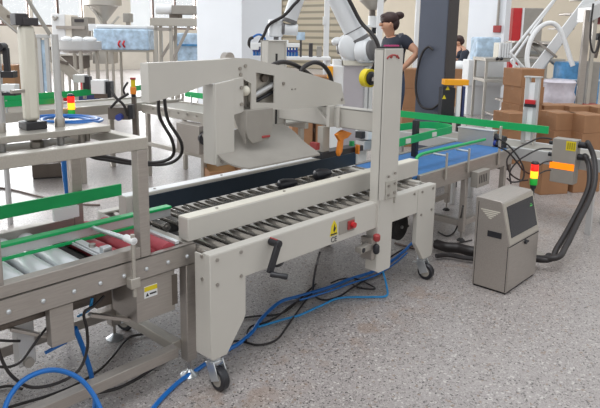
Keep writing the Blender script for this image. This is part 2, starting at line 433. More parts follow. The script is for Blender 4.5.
for a, b in zip(ol[13:] + ol[:1], ol[14:] + ol[:1]):
    if a != b: tp.prism([(AY0+.001, 0), (AY1, 0), (AY1, .001), (AY0+.001, .001)], 'z', 0, .001) if False else tp.bar((a[0], (AY0+AY1)/2, a[1]-.004), (b[0], (AY0+AY1)/2, b[1]-.004), AY1-AY0-.002, .006)
tp.build('arm_top_flange', M['beige'], seal)
for x, z in ((1.972, 1.302), (1.938, 1.29), (1.942, 1.262), (2.235, 1.205), (2.30, 1.172), (2.325, 1.172), (2.72, 1.09)):
    MB().cyl((x, AY0, z), (x, AY0-.006, z), .009 if x < 2.29 or x > 2.5 else .004, n=10).build('bolt', M['bolt'], seal)
# mechanism seen through the arm window and notch
mech = B(2.03, 2.24, AY1-.018, AY1-.009, 1.10, 1.272).build('arm_drive', M['steel_l'], seal, .003)
MB().cyl((2.05, AY1-.034, 1.15), (2.20, AY1-.034, 1.205), .014, n=14).build('air_cylinder', M['alu'], mech)
MB().cyl((2.04, AY1-.03, 1.112), (2.20, AY1-.03, 1.165), .009, n=10).build('rod', M['blackp'], mech)
MB().cyl((2.13, AY1-.036, 1.235), (2.13, AY1-.012, 1.235), .02, n=14).build('pulley', M['steel_d'], mech)
MB().box(1.955, 2.005, AY0+.03, AY1, 1.10, 1.23).build('notch_bracket', M['steel'], mech, .003)
MB().ball((1.985, AY0+.015, 1.18), .026).build('grease_cup', M['cream'], mech)
# hanging column under the arm
hc = MB().prism([(1.775, 1.225), (1.775, .845), (1.785, .835), (1.88, .835), (1.89, .845), (1.89, 1.24)], 'y', 2.175, 2.187)
hc.box(1.775, 1.783, 2.187, 2.27, .84, 1.222); hc.box(1.882, 1.89, 2.187, 2.27, .84, 1.224)
hc.box(1.783, 1.882, 2.262, 2.27, .845, 1.2)
hc = hc.build('hanging_column', M['beige'], seal, .003)
MB().prism([(1.89, 1.243), (1.776, 1.20), (1.78, 1.06), (1.952, 1.08), (1.952, 1.25)], 'y', 2.178, 2.1895).build('column_gusset', M['beige'], hc, .002)
for x, z in ((1.935, 1.20), (1.935, 1.12), (1.81, .855), (1.85, .853)):
    MB().cyl((x, 2.178, z), (x, 2.170, z), .009, n=10).build('bolt', M['bolt'], hc)
# flap folding shoe: bracket and curved plate
fb = MB().prism([(1.945, 1.09), (1.94, 1.0), (1.955, .955), (1.985, .925), (2.095, .935), (2.125, .99), (2.125, 1.09)], 'y', 2.15, 2.16)
fb.prism([(2.16, 1.09), (2.16, .925), (2.20, .97), (2.25, 1.06)], 'x', 1.945, 1.953)
fb.box(1.95, 2.125, 2.16, 2.25, 1.05, 1.088)
fb = fb.build('folding_bracket', M['cement'], seal, .002)
B(2.045, 2.10, 2.143, 2.15, .945, .957).build('stop_light', M['redd'], fb, .003)
n = 22; vs = []; fs = []
prof = []
for k in range(15):
    t = k/14; a = R(-15 + 62*t)
    prof.append((2.06 + .26*math.sin(a) + .03, .838 + .30*(1-math.cos(a))*.60 + .085*t))
cp = MB()
L_ = lambda t: (1.795 + .055*(1-min(t*2.5, 1))**2 - .02*t, 2.375 - .06*max(0, (t-.7)/.3)**2 - .03*(1-min(t*3, 1))**2)
for th in (0, .008):
    for k, (y, z) in enumerate(prof):
        t = k/14; xa, xb = L_(t)
        for i in range(n+1):
            cp.bm.verts.new((xa + (xb-xa)*i/n, y, z-th))
cp.bm.verts.ensure_lookup_table(); V = cp.bm.verts; NN = 15*(n+1)
def quad(*q):
    cp.bm.faces.new([V[i] for i in q])
for k in range(14):
    for i in range(n):
        a = k*(n+1)+i; quad(a, a+1, a+n+2, a+n+1); quad(NN+a, NN+a+n+1, NN+a+n+2, NN+a+1)
    for i in (0, n):
        a = k*(n+1)+i; quad(a, a+n+1, NN+a+n+1, NN+a)
for k in (0, 14):
    for i in range(n):
        a = k*(n+1)+i; quad(a, NN+a, NN+a+1, a+1)
cp.build('folding_plate', M['cement'], seal)
# upper tape head under the beam
th = B(2.53, 2.92, 2.17, 2.25, .765, .80).build('upper_tape_head', M['blackp'], seal, .004)
MB().box(2.56, 2.62, 2.19, 2.23, .80, .945).build('head_post', M['beige_d'], th, .002)
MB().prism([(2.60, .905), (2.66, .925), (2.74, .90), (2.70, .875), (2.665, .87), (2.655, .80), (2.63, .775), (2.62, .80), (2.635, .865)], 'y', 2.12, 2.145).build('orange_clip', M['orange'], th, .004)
B(2.83, 2.845, 2.14, 2.165, .76, .815).build('orange_finger', M['orange'], th, .002)
B(2.77, 2.79, 2.14, 2.165, .815, .845).build('green_tag', M['green'], th, .002)
B(2.50, 2.53, 2.185, 2.235, .82, .86).build('red_block', M['redd'], th, .002)
# tape roll on spindle beside the mast
TR = at(368, 78, Y=1.93)
tr = MB().lathe([(.02, -.02), (.049, -.02), (.049, .02), (.02, .02)], TR, (0.12, 1, 0), 30).build('tape_roll', M['yellow'], seal)
MB().lathe([(.010, -.045), (.022, -.042), (.036, -.027), (.036, .028), (.012, .04)], TR, (0.12, 1, 0), 20).build('hub', M['blackp'], tr)
MB().bar(TR + Vector((0, -.04, 0)), (2.54, 1.84, TR.z), .016, .016).build('spindle_bracket', M['steel'], tr)
# hoses over the arm
MB().tube([at(262, 74, Y=2.27), at(270, 66.5, Y=2.27), at(283, 62, Y=2.28), at(297, 66, Y=2.3), at(310, 75, Y=2.3), at(320, 81.5, Y=2.29)], .0125).build('flexible_hose', M['cable'], seal)
MB().tube([at(299, 76, Y=2.27), at(303, 68, Y=2.27), at(313, 62.5, Y=2.27), at(322, 64.5, Y=2.27), at(329, 73, Y=2.27), at(332, 83, Y=2.27)], .0125).build('flexible_hose', M['cable'], seal)
# panel fittings
for x, z in ((1.456, .566), (1.456, .462), (1.583, .567), (1.583, .462), (2.985, .568), (2.985, .43), (2.90, .572), (2.905, .445), (3.105, .57), (3.10, .44)):
    MB().cyl((x, F, z), (x, F-.005, z), .0075, n=10).build('bolt', M['bolt'], near_panel)
for y, z in ((F+.05, .577), (F+.05, .482)):
    MB().cyl((1.4215, y, z), (1.416, y, z), .007, n=10).build('bolt', M['bolt'], seal)
B(2.938, 2.9405, F-.0012, F, .452, .588).build('panel_seam', M['beige_d'], near_panel)
# crank handle
ck = MB().bar((1.752, F-.05, .572), (1.70, F-.05, .455), .032, .016, (0, 1, 0)).cyl((1.752, F, .572), (1.752, F-.06, .572), .017, n=14)
ck = ck.build('crank_handle', M['blackp'], seal, .003)
MB().lathe([(.011, 0), (.013, .008), (.011, .04), (.0135, .066), (.011, .074)], (1.70, F-.056, .452), (.55, -.75, -.1), 14).build('grip', M['blackp'], ck)
MB().cyl((1.752, F-.001, .585), (1.752, F-.045, .585), .006, n=8).build('red_pin', M['redd'], ck)
MB().ball((1.83, F+.03, .445), .035, (1, .6, .6)).build('knob', M['blackp'], seal)
MB().ball((1.66, F+.04, .452), .032, (1, .6, .5)).build('chain_cover', M['steel'], seal)
# warning label with CE mark, switch plate
wl = MB().prism([(2.155, .495), (2.165, .545), (2.185, .572), (2.205, .545), (2.212, .495)], 'y', F-.0015, F).build('warning_label', M['label'], near_panel)
MB().prism([(2.178, .516), (2.187, .552), (2.191, .534), (2.200, .534), (2.187, .510), (2.186, .522)], 'y', F-.0025, F-.0015).build('lightning_mark', M['blackp'], wl)
B(2.160, 2.207, F-.0025, F-.0015, .499, .506).build('caption_bar', M['blackp'], wl)
def text(body, size, loc, rot, m, parent, name='lettering', ext=.0008):
    cu = bpy.data.curves.new(name, 'FONT'); cu.body = body; cu.size = size; cu.extrude = ext; cu.align_x = 'CENTER'
    t = bpy.data.objects.new('tmp', cu); COL.objects.link(t)
    dg = bpy.context.evaluated_depsgraph_get(); me = bpy.data.meshes.new_from_object(t.evaluated_get(dg))
    bpy.data.objects.remove(t)
    o = bpy.data.objects.new(name, me); COL.objects.link(o); me.materials.clear(); me.materials.append(m)
    o.parent = parent; o.location = Vector(loc) - root_of(parent).location; o.rotation_euler = rot
    return o
text('CE', .038, (2.186, F-.001, .462), (PI/2, 0, 0), M['blackp'], near_panel)
sp = B(2.223, 2.345, F-.004, F, .487, .556).build('switch_plate', M['cement'], near_panel, .001)
B(2.285, 2.335, F-.012, F-.004, .50, .545).build('switch_bezel', M['redd'], sp, .002)
MB().cyl((2.315, F-.012, .524), (2.315, F-.03, .524), .014, n=16).build('emergency_button', M['redp'], sp)
# air regulator and motor under the bed
ar = B(2.50, 2.53, F-.005, F+.07, .28, .40).build('air_regulator', M['steel'], seal, .003)
MB().lathe([(.014, 0), (.019, .008), (.019, .03), (.014, .036)], (2.505, F-.03, .395), (0, 0, 1), 16).build('red_knob', M['redd'], ar)
MB().lathe([(.012, 0), (.018, .01), (.018, .04), (.012, .05)], (2.505, F-.03, .325), (0, 0, 1), 16).build('filter_bowl', M['blackp'], ar)
B(2.40, 2.50, F-.01, F+.03, .345, .375).build('valve_block', M['cement'], ar, .002)
MB().cyl((2.42, F-.012, .36), (2.42, F+.03, .36), .013, n=16).build('gauge', M['blackp'], ar)
mo = MB().cyl((3.0, 1.93, .32), (3.0, 2.16, .32), .085, n=28).cyl((3.0, 1.925, .32), (3.0, 1.93, .32), .07, n=24).build('drive_motor', M['dark'], seal, .004)
MB().cyl((3.0, 1.915, .32), (3.0, 1.926, .32), .01, n=10).build('shaft', M['bright'], mo)
B(2.92, 3.10, 1.96, 2.12, .40, .462).build('motor_bracket', M['steel_d'], mo)
# casters
def caster(x, y, ang):
    c = MB().cyl((x, y, .15), (x, y, .128), .028, n=16).lathe([(.03, 0), (.03, .012), (.018, .02)], (x, y, .112), n=16)
    d = Vector((math.cos(ang), math.sin(ang), 0)); s = Vector((-d.y, d.x, 0)); p = Vector((x, y, 0)); w = p + d*.034 + Vector((0, 0, .05))
    for k in (-1, 1):
        q = s*k*.024
        c.bar(p+q+d*.0+Vector((0, 0, .117)), w+q+Vector((0, 0, -.005)), .005, .055, d)
    c.bar(p + s*-.027 + Vector((0, 0, .116)), p + s*.027 + Vector((0, 0, .116)), .05, .006)
    c = c.build('caster_fork', M['bright'], seal, .001)
    MB().lathe([(.012, -.018), (.045, -.018), (.05, -.012), (.05, .012), (.045, .018), (.012, .018)], w, s, 28).build('wheel', M['blackp'], c)
    MB().lathe([(.006, -.021), (.03, -.019), (.03, .019), (.006, .021)], w, s, 18).build('wheel_hub', M['cement'], c)
    MB().bar(p + d*-.01 + s*.0 + Vector((0, 0, .10)), p + d*-.055 + Vector((0, 0, .09)), .022, .006).build('brake_pedal', M['bright'], c, .001)
    return c
caster(1.462, F+.03, R(-92)); caster(3.085, F+.04, R(-85)); caster(1.455, Bk-.11, R(-70)); caster(3.085, Bk-.03, R(-30))

# ================================================================== NEAR ROLLER CONVEYOR (left)
conv = thing('roller_conveyor', 'stainless roller conveyor with chrome and red rollers feeding the beige sealing machine', 'conveyor', (.6, 2.215, 0))
CY0, CY1 = 1.93, 2.50
for y0, y1 in ((CY0, CY0+.006), (CY1-.006, CY1)):
    s = MB().box(-1.2, 1.462, y0, y1, .513, .601)
    s.box(-1.2, 1.462, min(y0, y1), y0+.03 if y0 < 2 else y1, .597, .601) if y0 < 2 else s.box(-1.2, 1.462, y0-.024, y1, .597, .601)
    s.box(-1.2, 1.462, y0, y0+.03, .513, .517) if y0 < 2 else s.box(-1.2, 1.462, y0-.024, y1, .513, .517)
    s = s.build('side_frame', M['steel'], conv, .001)
    if y0 < 2:
        for x in (.706, .82, .93, 1.03, 1.127, 1.225, 1.324, 1.417):
            MB().lathe([(.0085, 0), (.008, .004), (.004, .007)], (x, CY0, .553), (0, -1, 0), 14).build('bolt', M['bright'], s)
B(1.432, 1.4615, CY0+.007, CY1-.007, .53, .598).build('end_channel', M['steel_l'], conv, .002)
c0 = None
xs = [.676, .781, .886, .986]
for i in range(-14, 0): xs.insert(0, .676 + i*.105)
for x in xs:
    if c0 is None: c0 = roller_mesh(x, CY0+.034, CY1-.034, .586, .043, M['chrome'], conv); cx = x
    else: clone(c0, conv, (x-cx, 0, 0))
rr = [roller_mesh(x, CY0+.034, CY1-.034, .580, .038, M['red'], conv, 'red_roller') for x in (1.158, 1.258, 1.352)]
roller_mesh(1.072, CY0+.034, CY1-.034, .56, .026, M['dark'], conv, 'idler_roller')
sb = MB().box(1.075, 1.105, CY0+.05, 2.30, .622, .636).box(1.062, 1.069, CY0+.05, 2.30, .622, .634).build('stop_bar', M['chrome'], conv, .002)
MB().box(1.078, 1.115, CY0+.055, CY0+.085, .60, .66).build('stop_block', M['bright'], sb, .003)
MB().cyl((1.09, CY0+.16, .632), (1.09, CY0+.16, .648), .013, n=12).build('stop_knob', M['bolt'], sb)
B(1.385, 1.405, CY0+.034, 2.33, .602, .616).build('end_bar', M['chrome'], conv, .002)
B(-1.2, 1.40, CY0+.04, CY1-.04, .515, .519).build('drip_pan', M['dark'], conv)
# guide rail on brackets: aluminium profile with green plastic strips
gr = B(-1.2, 1.535, 2.205, 2.235, .64, .68).build('guide_rail', M['alu'], conv, .002)
B(-1.2, 1.536, 2.198, 2.238, .676, .688).build('green_strip', M['green'], gr, .002)
B(-1.2, 1.40, 2.198, 2.204, .626, .640).build('green_strip', M['green'], gr, .002)
ur = B(-1.2, 1.432, 2.44, 2.452, .71, .765).build('upper_guide_rail', M['green'], conv, .002)
# guide rail holder in front: rod, clamp, post, clamp block
h = MB().cyl((1.155, 1.905, .47), (1.155, 1.905, .715), .0085, n=12).build('rail_holder', M['steel_l'], conv)
MB().cyl((1.155, 1.895, .69), (1.155, 2.205, .672), .010, n=12).build('rod', M['bright'], h)
MB().lathe([(.012, -.03), (.0145, -.028), (.0145, .028), (.012, .03)], (1.155, 1.925, .69), (0, 1, 0), 16).build('clamp', M['white'], h)
B(1.135, 1.175, 1.893, 1.93, .505, .545).build('clamp_block', M['steel_l'], h, .003)
# legs, feet, lower frame
for x, y in ((1.414, CY0+.003), (1.355, CY1-.055), (-.9, CY0+.003), (-.9, CY1-.055)):
    l = MB().box(x, x+.05, y, y+.05, .078, .513).build('leg', M['steel'], conv, .003)
    MB().cyl((x+.025, y+.025, .09), (x+.025, y+.025, .02), .007, n=10).build('threaded_stem', M['bolt'], l)
    MB().lathe([(.04, 0), (.04, .006), (.016, .022), (.010, .03)], (x+.025, y+.025, 0), n=24).build('foot', M['bright'], l)
for y in (CY0+.005, CY1-.053):
    B(-.85, 1.37, y, y+.045, .12, .165).build('lower_rail', M['steel'], conv, .003)
for x in (-.895, 1.372):
    B(x, x+.045, CY0+.053, CY1-.055, .12, .165).build('cross_rail', M['steel_l'], conv, .003)
# hanging panel, control box with label, motor, air cylinder beneath the bed
hp = B(.845, .93, CY0+.012, CY0+.05, .365, .512).build('hanging_plate', M['steel'], conv, .002)
bx = B(1.182, 1.36, CY0+.008, 2.12, .336, .5125).build('control_box', M['steel'], conv, .003)
lb = B(1.215, 1.275, CY0+.006, CY0+.008, .43, .478).build('box_label', M['white'], bx)
B(1.216, 1.274, CY0+.0045, CY0+.006, .458, .476).build('yellow_band', M['label'], lb)
MB().prism([(1.222, .437), (1.229, .451), (1.236, .437)], 'y', CY0+.0045, CY0+.006).build('triangle_mark', M['blackp'], lb)
B(1.240, 1.27, CY0+.0045, CY0+.006, .441, .447).build('caption_bar', M['dark'], lb)
B(1.345, 1.372, CY0+.007, CY0+.0075, .36, .49).build('box_edge', M['steel_d'], bx)
for z in (.455, .375):
    B(1.435, 1.4385, CY0+.055, CY0+.075, z-.02, z+.02).build('white_sticker', M['white'], conv)
gm = MB().cyl((1.0, 2.16, .43), (1.16, 2.16, .43), .055, n=24).box(1.10, 1.17, 2.10, 2.22, .37, .50).build('gear_motor', M['steel_d'], conv, .004)
MB().bar((1.02, 2.0, .41), (1.18, 2.0, .335), .03, .012).build('motor_strap', M['steel'], gm)
ac = MB().box(.765, .825, 2.03, 2.08, .285, .46).build('air_cylinder', M['alu'], conv, .004)
MB().cyl((.795, 2.015, .30), (.795, 2.09, .30), .018, n=14).build('fitting', M['bolt'], ac)
MB().box(.70, .93, 2.0, 2.12, .46, .512).build('cylinder_mount', M['steel_d'], ac, .003)
MB().bar((.73, 2.0, .46), (.90, 1.99, .36), .028, .012).build('diagonal_link', M['steel'], ac, .002)

# ================================================================== PRESS CAGE over the conveyor
cage = thing('press_cage', 'square tube cage with twin rod pneumatic press standing over the roller conveyor', 'machine', (.95, 2.2, .601))
T = .045
X0, X1, Y0, Y1 = .655, 1.248, CY0+.001, 2.50
def tube_bar(x0, x1, y0, y1, z0, z1, nm, m='steel'): return B(x0, x1, y0, y1, z0, z1).build(nm, M[m], cage, .003)
tube_bar(-.6, X1, Y0, Y0+T, 1.022, 1.067, 'top_tube', 'steel_l')
tube_bar(-.6, X1, Y1-T, Y1, 1.022, 1.067, 'top_tube', 'steel_l')
tube_bar(X1-T, X1, Y0+T, Y1-T, 1.0225, 1.0665, 'top_tube', 'steel_l')
tube_bar(X1-T, X1, Y0, Y0+T, .602, 1.022, 'post'); tube_bar(X1-T, X1, Y1-T, Y1, .602, 1.022, 'post')
tube_bar(X0, X0+T, Y0, Y0+T, .647, 1.022, 'post'); tube_bar(X0, X0+T, Y1-T, Y1, .647, 1.022, 'post')
tube_bar(-.6, X1-T, Y0, Y0+T, .602, .647, 'bottom_tube'); tube_bar(-.6, X1-T, Y1-T, Y1, .602, .647, 'bottom_tube')
pp = B(-.3, 1.215, 2.135, 2.40, 1.068, 1.092).build('press_plate', M['steel_l'], cage, .002)
B(-.2, 1.16, 2.16, 2.38, 1.005, 1.0215).build('lower_plate', M['steel_l'], cage, .002)
cyl = MB().box(.932, .985, 2.225, 2.275, 1.122, 1.47).build('press_cylinder', M['cream'], cage, .014)
B(.922, 1.0, 2.21, 2.285, 1.092, 1.122).build('lower_head', M['blackp'], cyl, .004)
MB().box(.915, .96, 2.225, 2.275, 1.47, 1.512).box(.94, .995, 2.22, 2.27, 1.47, 1.498).build('upper_head', M['slate_d'], cyl, .003)
MB().cyl((.97, 2.245, 1.0215), (.97, 2.245, 1.068), .016, n=12).lathe([(.025, 0), (.025, .02), (.018, .028)], (.97, 2.245, 1.022), n=6).build('rod_nut', M['bolt'], cage)
for x, y in ((1.058, 2.235), (.838, 2.235)):
    g = MB().cyl((x, y, .98), (x, y, 1.44), .0135, n=16).build('guide_rod', M['alu'], cage)
    MB().lathe([(.019, 0), (.019, .03), (.016, .036)], (x, y, 1.092), n=18).build('collar', M['bolt'], g)
MB().bar((.885, 2.235, 1.235), (.935, 2.24, 1.235), .014, .012).build('air_fitting', M['bolt'], cyl)
MB().cyl((1.13, 2.21, 1.0215), (1.13, 2.21, 1.068), .012, n=10).build('spacer', M['bolt'], cage)
MB().cyl((1.17, 2.24, 1.0215), (1.17, 2.24, 1.068), .012, n=10).build('spacer', M['bolt'], cage)
B(1.10, 1.21, 2.42, 2.44, .66, .71).build('corner_plate', M['white'], cage)

# cable and hose things near the press
def wire(name, pts, r, m, label, cat='cable', group=None, sm=6, n=8):
    o = MB().tube(pts, r, n, sm).build(name, m); return tag(o, label, cat, group)

# ================================================================== BLUE BELT CONVEYOR beyond the machine
bc = thing('belt_conveyor', 'blue belt conveyor running on from the far end of the sealing machine', 'conveyor', (3.95, 2.21, 0))
B(3.19, 4.62, 1.99, 2.455, .565, .585).build('belt', M['belt'], bc, .004)
for y0, y1 in ((1.962, 1.988), (2.457, 2.483)):
    s = B(3.25, 4.62, y0, y1, .47, .592).build('side_frame', M['steel'], bc, .003)
MB().cyl((3.192, 1.99, .575), (3.192, 2.455, .575), .012, n=12).build('nose_roller', M['zinc'], bc)
B(3.27, 4.6, 1.99, 2.455, .50, .505).build('belt_bed', M['steel_d'], bc)
for x in (3.32, 4.5):
    for y in (1.965, 2.44):
        l = B(x, x+.04, y, y+.04, .07, .47).build('leg', M['steel'], bc, .003) if x > 4 else B(x+.55, x+.59, y, y+.04, .07, .47).build('leg', M['steel'], bc, .003)
        xx = x+.02 if x > 4 else x+.57
        MB().cyl((xx, y+.02, .07), (xx, y+.02, .015), .007, n=10).build('threaded_stem', M['bolt'], l)
        MB().lathe([(.03, 0), (.03, .006), (.012, .02)], (xx, y+.02, 0), n=20).build('foot', M['dark'], l)
B(3.92, 4.5, 1.967, 2.003, .11, .155).build('lower_rail', M['steel'], bc, .003)
B(3.92, 4.5, 2.442, 2.478, .11, .155).build('lower_rail', M['steel'], bc, .003)
B(3.872, 3.908, 2.005, 2.44, .11, .155).build('cross_rail', M['steel'], bc, .003)
vb = B(3.93, 4.12, 1.905, 1.96, .40, .515).build('motor_controller', M['cement'], bc, .004)
for i in range(5):
    B(3.955+i*.026, 3.963+i*.026, 1.9035, 1.905, .43, .49).build('vent_slot', M['dark'], vb)
for x, z in ((3.55, .70), (3.86, .69)):
    p = MB().cyl((x, 1.95, .52), (x, 1.95, z), .008, n=10).build('rail_post', M['steel_l'], bc)
    MB().cyl((x-.0, 1.95, z-.02), (x, 2.05, z-.02), .008, n=10).build('rail_rod', M['bright'], p)
MB().cyl((4.35, 1.952, .50), (4.35, 1.952, .80), .010, n=10).build('rail_post', M['steel_l'], bc)
# near rail with a bent-down end
nr = MB().tube([(3.36, 2.075, .615), (3.375, 2.075, .66), (3.42, 2.073, .688), (3.6, 2.07, .692), (3.95, 2.06, .692), (4.3, 2.05, .692)], .011, 8, 5)
nr.build('bent_guide_rail', M['green'], bc)
MB().tube([(3.40, 2.095, .615), (3.42, 2.095, .655), (3.47, 2.093, .672), (3.95, 2.08, .672), (4.3, 2.07, .672)], .008, 8, 5).build('rail_rod', M['alu'], bc)
# curved green guide rail loop
pts = [(3.20, 2.245), (3.4, 2.255), (3.8, 2.285), (4.10, 2.305)]
for k in range(9):
    a = R(-90 + 22.5*k)
    pts.append((4.20+.16*math.cos(a), 2.47+.165*math.sin(a)))
pts += [(4.0, 2.66), (3.75, 2.70)]
gl = MB().strip([(x, y, .715) for x, y in pts], .055, .012).build('curved_guide_rail', M['green'], bc, ang=60)
for x, y in ((3.55, 2.28), (3.95, 2.31)):
    MB().box(x-.03, x+.03, y-.028, y-.022, .725, .757).build('rail_clip', M['cream'], gl)
B(3.74, 3.78, 2.31, 2.35, .592, .86).build('sensor_post', M['blackp'], bc, .004)
wb = B(3.42, 3.72, 2.50, 2.62, .73, .86).build('side_pusher', M['white'], bc, .004)
B(3.40, 3.74, 2.52, 2.60, .66, .72).build('pusher_rail', M['alu'], wb, .003)
B(3.38, 3.42, 2.53, 2.59, .74, .79).build('pusher_cap', M['blackp'], wb, .003)
B(3.50, 3.56, 2.45, 2.50, .486, .70).build('pusher_post', M['alu'], wb, .002)

# ink jet print head housing beside the belt
pb = thing('print_head_housing', 'stainless print head housing with black plugs at the far end of the blue belt', 'sensor', (4.66, 2.30, .44))
B(4.63, 4.695, 2.135, 2.455, .545, .705).build('housing', M['steel_l'], pb, .004)
B(4.625, 4.70, 2.13, 2.46, .705, .714).build('lid', M['alu'], pb, .003)
B(4.64, 4.68, 2.16, 2.43, .44, .545).build('housing_foot', M['steel_d'], pb, .002)
for y, z, m in ((2.13, .665, 'blackp'), (2.13, .61, 'blackp')):
    MB().cyl((4.66, y, z), (4.64, y-.09, z-.012), .026, n=14).build('plug', M[m], pb)
MB().cyl((4.66, 2.115, .61), (4.66, 2.136, .612), .03, n=14).build('blue_ring', M['tint'], pb)

# cross conveyor carrying on to the right
cc = thing('cross_conveyor', 'aluminium framed cross conveyor passing behind the ink jet controller', 'conveyor', (4.95, 2.5, 0))
for x0 in (4.70, 5.05):
    B(x0, x0+.04, 1.25, 3.35, .49, .59).build('side_frame', M['alu'], cc, .003)
B(4.745, 5.045, 1.26, 3.34, .575, .587).build('bed', M['cement'], cc, .002)
for y in (1.35, 2.5, 3.28):
    for x in (4.70, 5.05):
        B(x, x+.04, y, y+.04, 0, .50).build('leg', M['alu'], cc, .003)
fr = MB().strip([(4.86, 3.3, .70), (4.90, 1.80, .70)], .06, .014).build('green_guide_rail', M['green'], cc)
for y in (3.2, 2.5, 1.9):
    MB().cyl((4.86, y, .597), (4.86, y, .70), .008, n=8).build('rail_post', M['steel_l'], cc)
B(4.66, 4.70, 2.0, 2.4, .40, .47).build('cable_tray', M['steel_d'], cc, .002)

# aluminium slide stand
st = thing('slide_stand', 'upright double aluminium profile stand with red slide block behind the controller', 'stand', (4.93, 1.96, .6))
for y in (1.92, 2.0):
    B(4.93, 4.97, y, y+.035, .598, 1.14).build('profile', M['alu'], st, .003)
B(4.935, 4.965, 1.955, 2.0, .62, 1.10).build('slide_rail', M['white'], st)
B(4.915, 4.935, 1.93, 2.025, .90, .925).build('slide_block', M['blackp'], st, .002)
B(4.912, 4.934, 1.935, 2.02, .925, .96).build('red_block', M['redp'], st, .004)
B(4.92, 4.98, 1.91, 2.045, 1.14, 1.152).build('top_cap', M['alu'], st, .002)

# grey junction box with yellow sticker
jb = thing('junction_box', 'grey junction box with yellow sticker and lit orange window on the cross conveyor', 'control box', (4.66, 1.63, .35))
B(4.60, 4.695, 1.475, 1.65, .385, .72).build('box_body', M['cement'], jb, .004)
B(4.598, 4.6, 1.48, 1.55, .64, .71).build('yellow_sticker', M['label'], jb)
B(4.5985, 4.6, 1.478, 1.658, .49, .54).build('lit_window', M['ltan'], jb)
for i in range(4):
    B(4.5975, 4.598, 1.486+i*.015, 1.496+i*.015, .65, .70).build('print_line', mat('olive print', '9a8d1e', .5), jb)
for z in (.685, .595):
    MB().cyl((4.65, 1.475, z), (4.65, 1.405, z), .024, n=14).build('cable_gland', M['blackp'], jb)
for z in (.675, .585):
    MB().cyl((4.65, 1.65, z), (4.65, 1.69, z), .016, n=12).build('cable_gland', M['blackp'], jb)

# ================================================================== INK JET CONTROLLER CABINET
cab = thing('ink_jet_controller', 'stainless floor standing ink jet controller with slanted dark touch screen', 'control cabinet', (3.40, 1.44, 0))
XA, XB = 3.205, 3.625
prof = [(1.545, .012), (1.335, .012), (1.335, .292), (1.395, .535), (1.405, .542), (1.552, .546), (1.556, .54)]
MB().prism(prof, 'x', XA, XB).build('cabinet_body', M['steel'], cab, .003)
MB().prism([(1.54, 0), (1.342, 0), (1.342, .014), (1.54, .014)], 'x', XA+.008, XB-.008).build('plinth', M['dark'], cab)
def tilt(m, z0, z1, x0, x1, th, nm, off=0.):
    d = Vector((0, .06, .243)).normalized(); nrm = Vector((0, -d.z, d.y))
    o = Vector((0, 1.335, .292)); a, b = o + d*z0 + nrm*off, o + d*z1 + nrm*off
    vs = []
    for x in (x0, x1):
        for p in (a, b):
            for k in (0, th): vs.append(Vector((x, p.y, p.z)) + nrm*k)
    return MB()._add(vs, [(0, 1, 3, 2), (4, 6, 7, 5), (0, 4, 5, 1), (2, 3, 7, 6), (0, 2, 6, 4), (1, 5, 7, 3)]).build(nm, m, cab if nm == 'screen_bezel' else bez, .001)
bez = None
bez = tilt(M['steel_l'], .006, .247, XA+.003, XB-.003, .004, 'screen_bezel')
scr = tilt(M['screen'], .042, .222, XA+.035, XB-.022, .004, 'screen', .003)
tilt(M['greenlit'], .168, .171, XB-.085, XB-.05, .001, 'readout', .007)
tilt(M['greenlit'], .178, .181, XB-.075, XB-.06, .001, 'readout', .007)
B(XA+.004, XB-.004, 1.3325, 1.335, .018, .284).build('front_door', M['steel'], cab, .001)
B(XA, XB, 1.334, 1.337, .285, .291).build('seam', M['dark'], cab)
for y in (1.342, 1.536):
    B(XA-.0008, XA, y-.0018, y+.0018, .016, .52 if y > 1.4 else .29).build('seam', M['dark'], cab)
lk = MB().cyl((3.42, 1.334, .272), (3.42, 1.322, .272), .014, n=14).box(3.405, 3.45, 1.320, 1.326, .266, .276).build('door_lock', M['blackp'], cab)
hs = MB().box(XA-.003, XA, 1.385, 1.47, .325, .36).build('side_handle', M['blackp'], cab, .001)
for i in range(5):
    w = .115 - i*.024; z = .478 - i*.011
    B(XA-.0015, XA, 1.462-w/2-.004*0, 1.462+w/2, z-.0025, z+.0025).build('vent_slot', M['cream'], cab)
MB().bar((3.630, 1.50, .13), (3.630, 1.50, .20), .01, .01).build('side_hook', M['bolt'], cab)

def stack_light(name, label, loc, s, group=None, order=('lred', 'lora', 'lgrn'), flip=False):
    t = thing(name, label, 'signal light', loc, 0, group)
    x, y, z = loc
    z0 = z
    MB().cyl((x, y, z0), (x, y, z0+.02*s), .018*s, n=20).build('base', M['blackp'], t)
    z0 += .02*s
    for k, c in enumerate(reversed(order)):
        h = .042*s
        MB().lathe([(.020*s, 0), (.022*s, .002*s), (.022*s, h-.003*s), (.020*s, h)], (x, y, z0), n=24).build('lamp_lens', M[c], t); z0 += h
    MB().lathe([(.023*s, 0), (.023*s, .008*s), (.016*s, .016*s)], (x, y, z0), n=24).build('cap', M['blackp'], t)
    return t
SP = at(533, 188, D=4.25)
stack_light('signal_tower', 'red, orange and green signal tower behind the right corner of the ink jet controller', SP, 1.18)
tag(MB().cyl((SP.x, SP.y, 0), (SP.x, SP.y, SP.z), .012, n=12).build('signal_pole', M['slate_d']), 'dark pole under the signal tower behind the ink jet controller', 'pole')

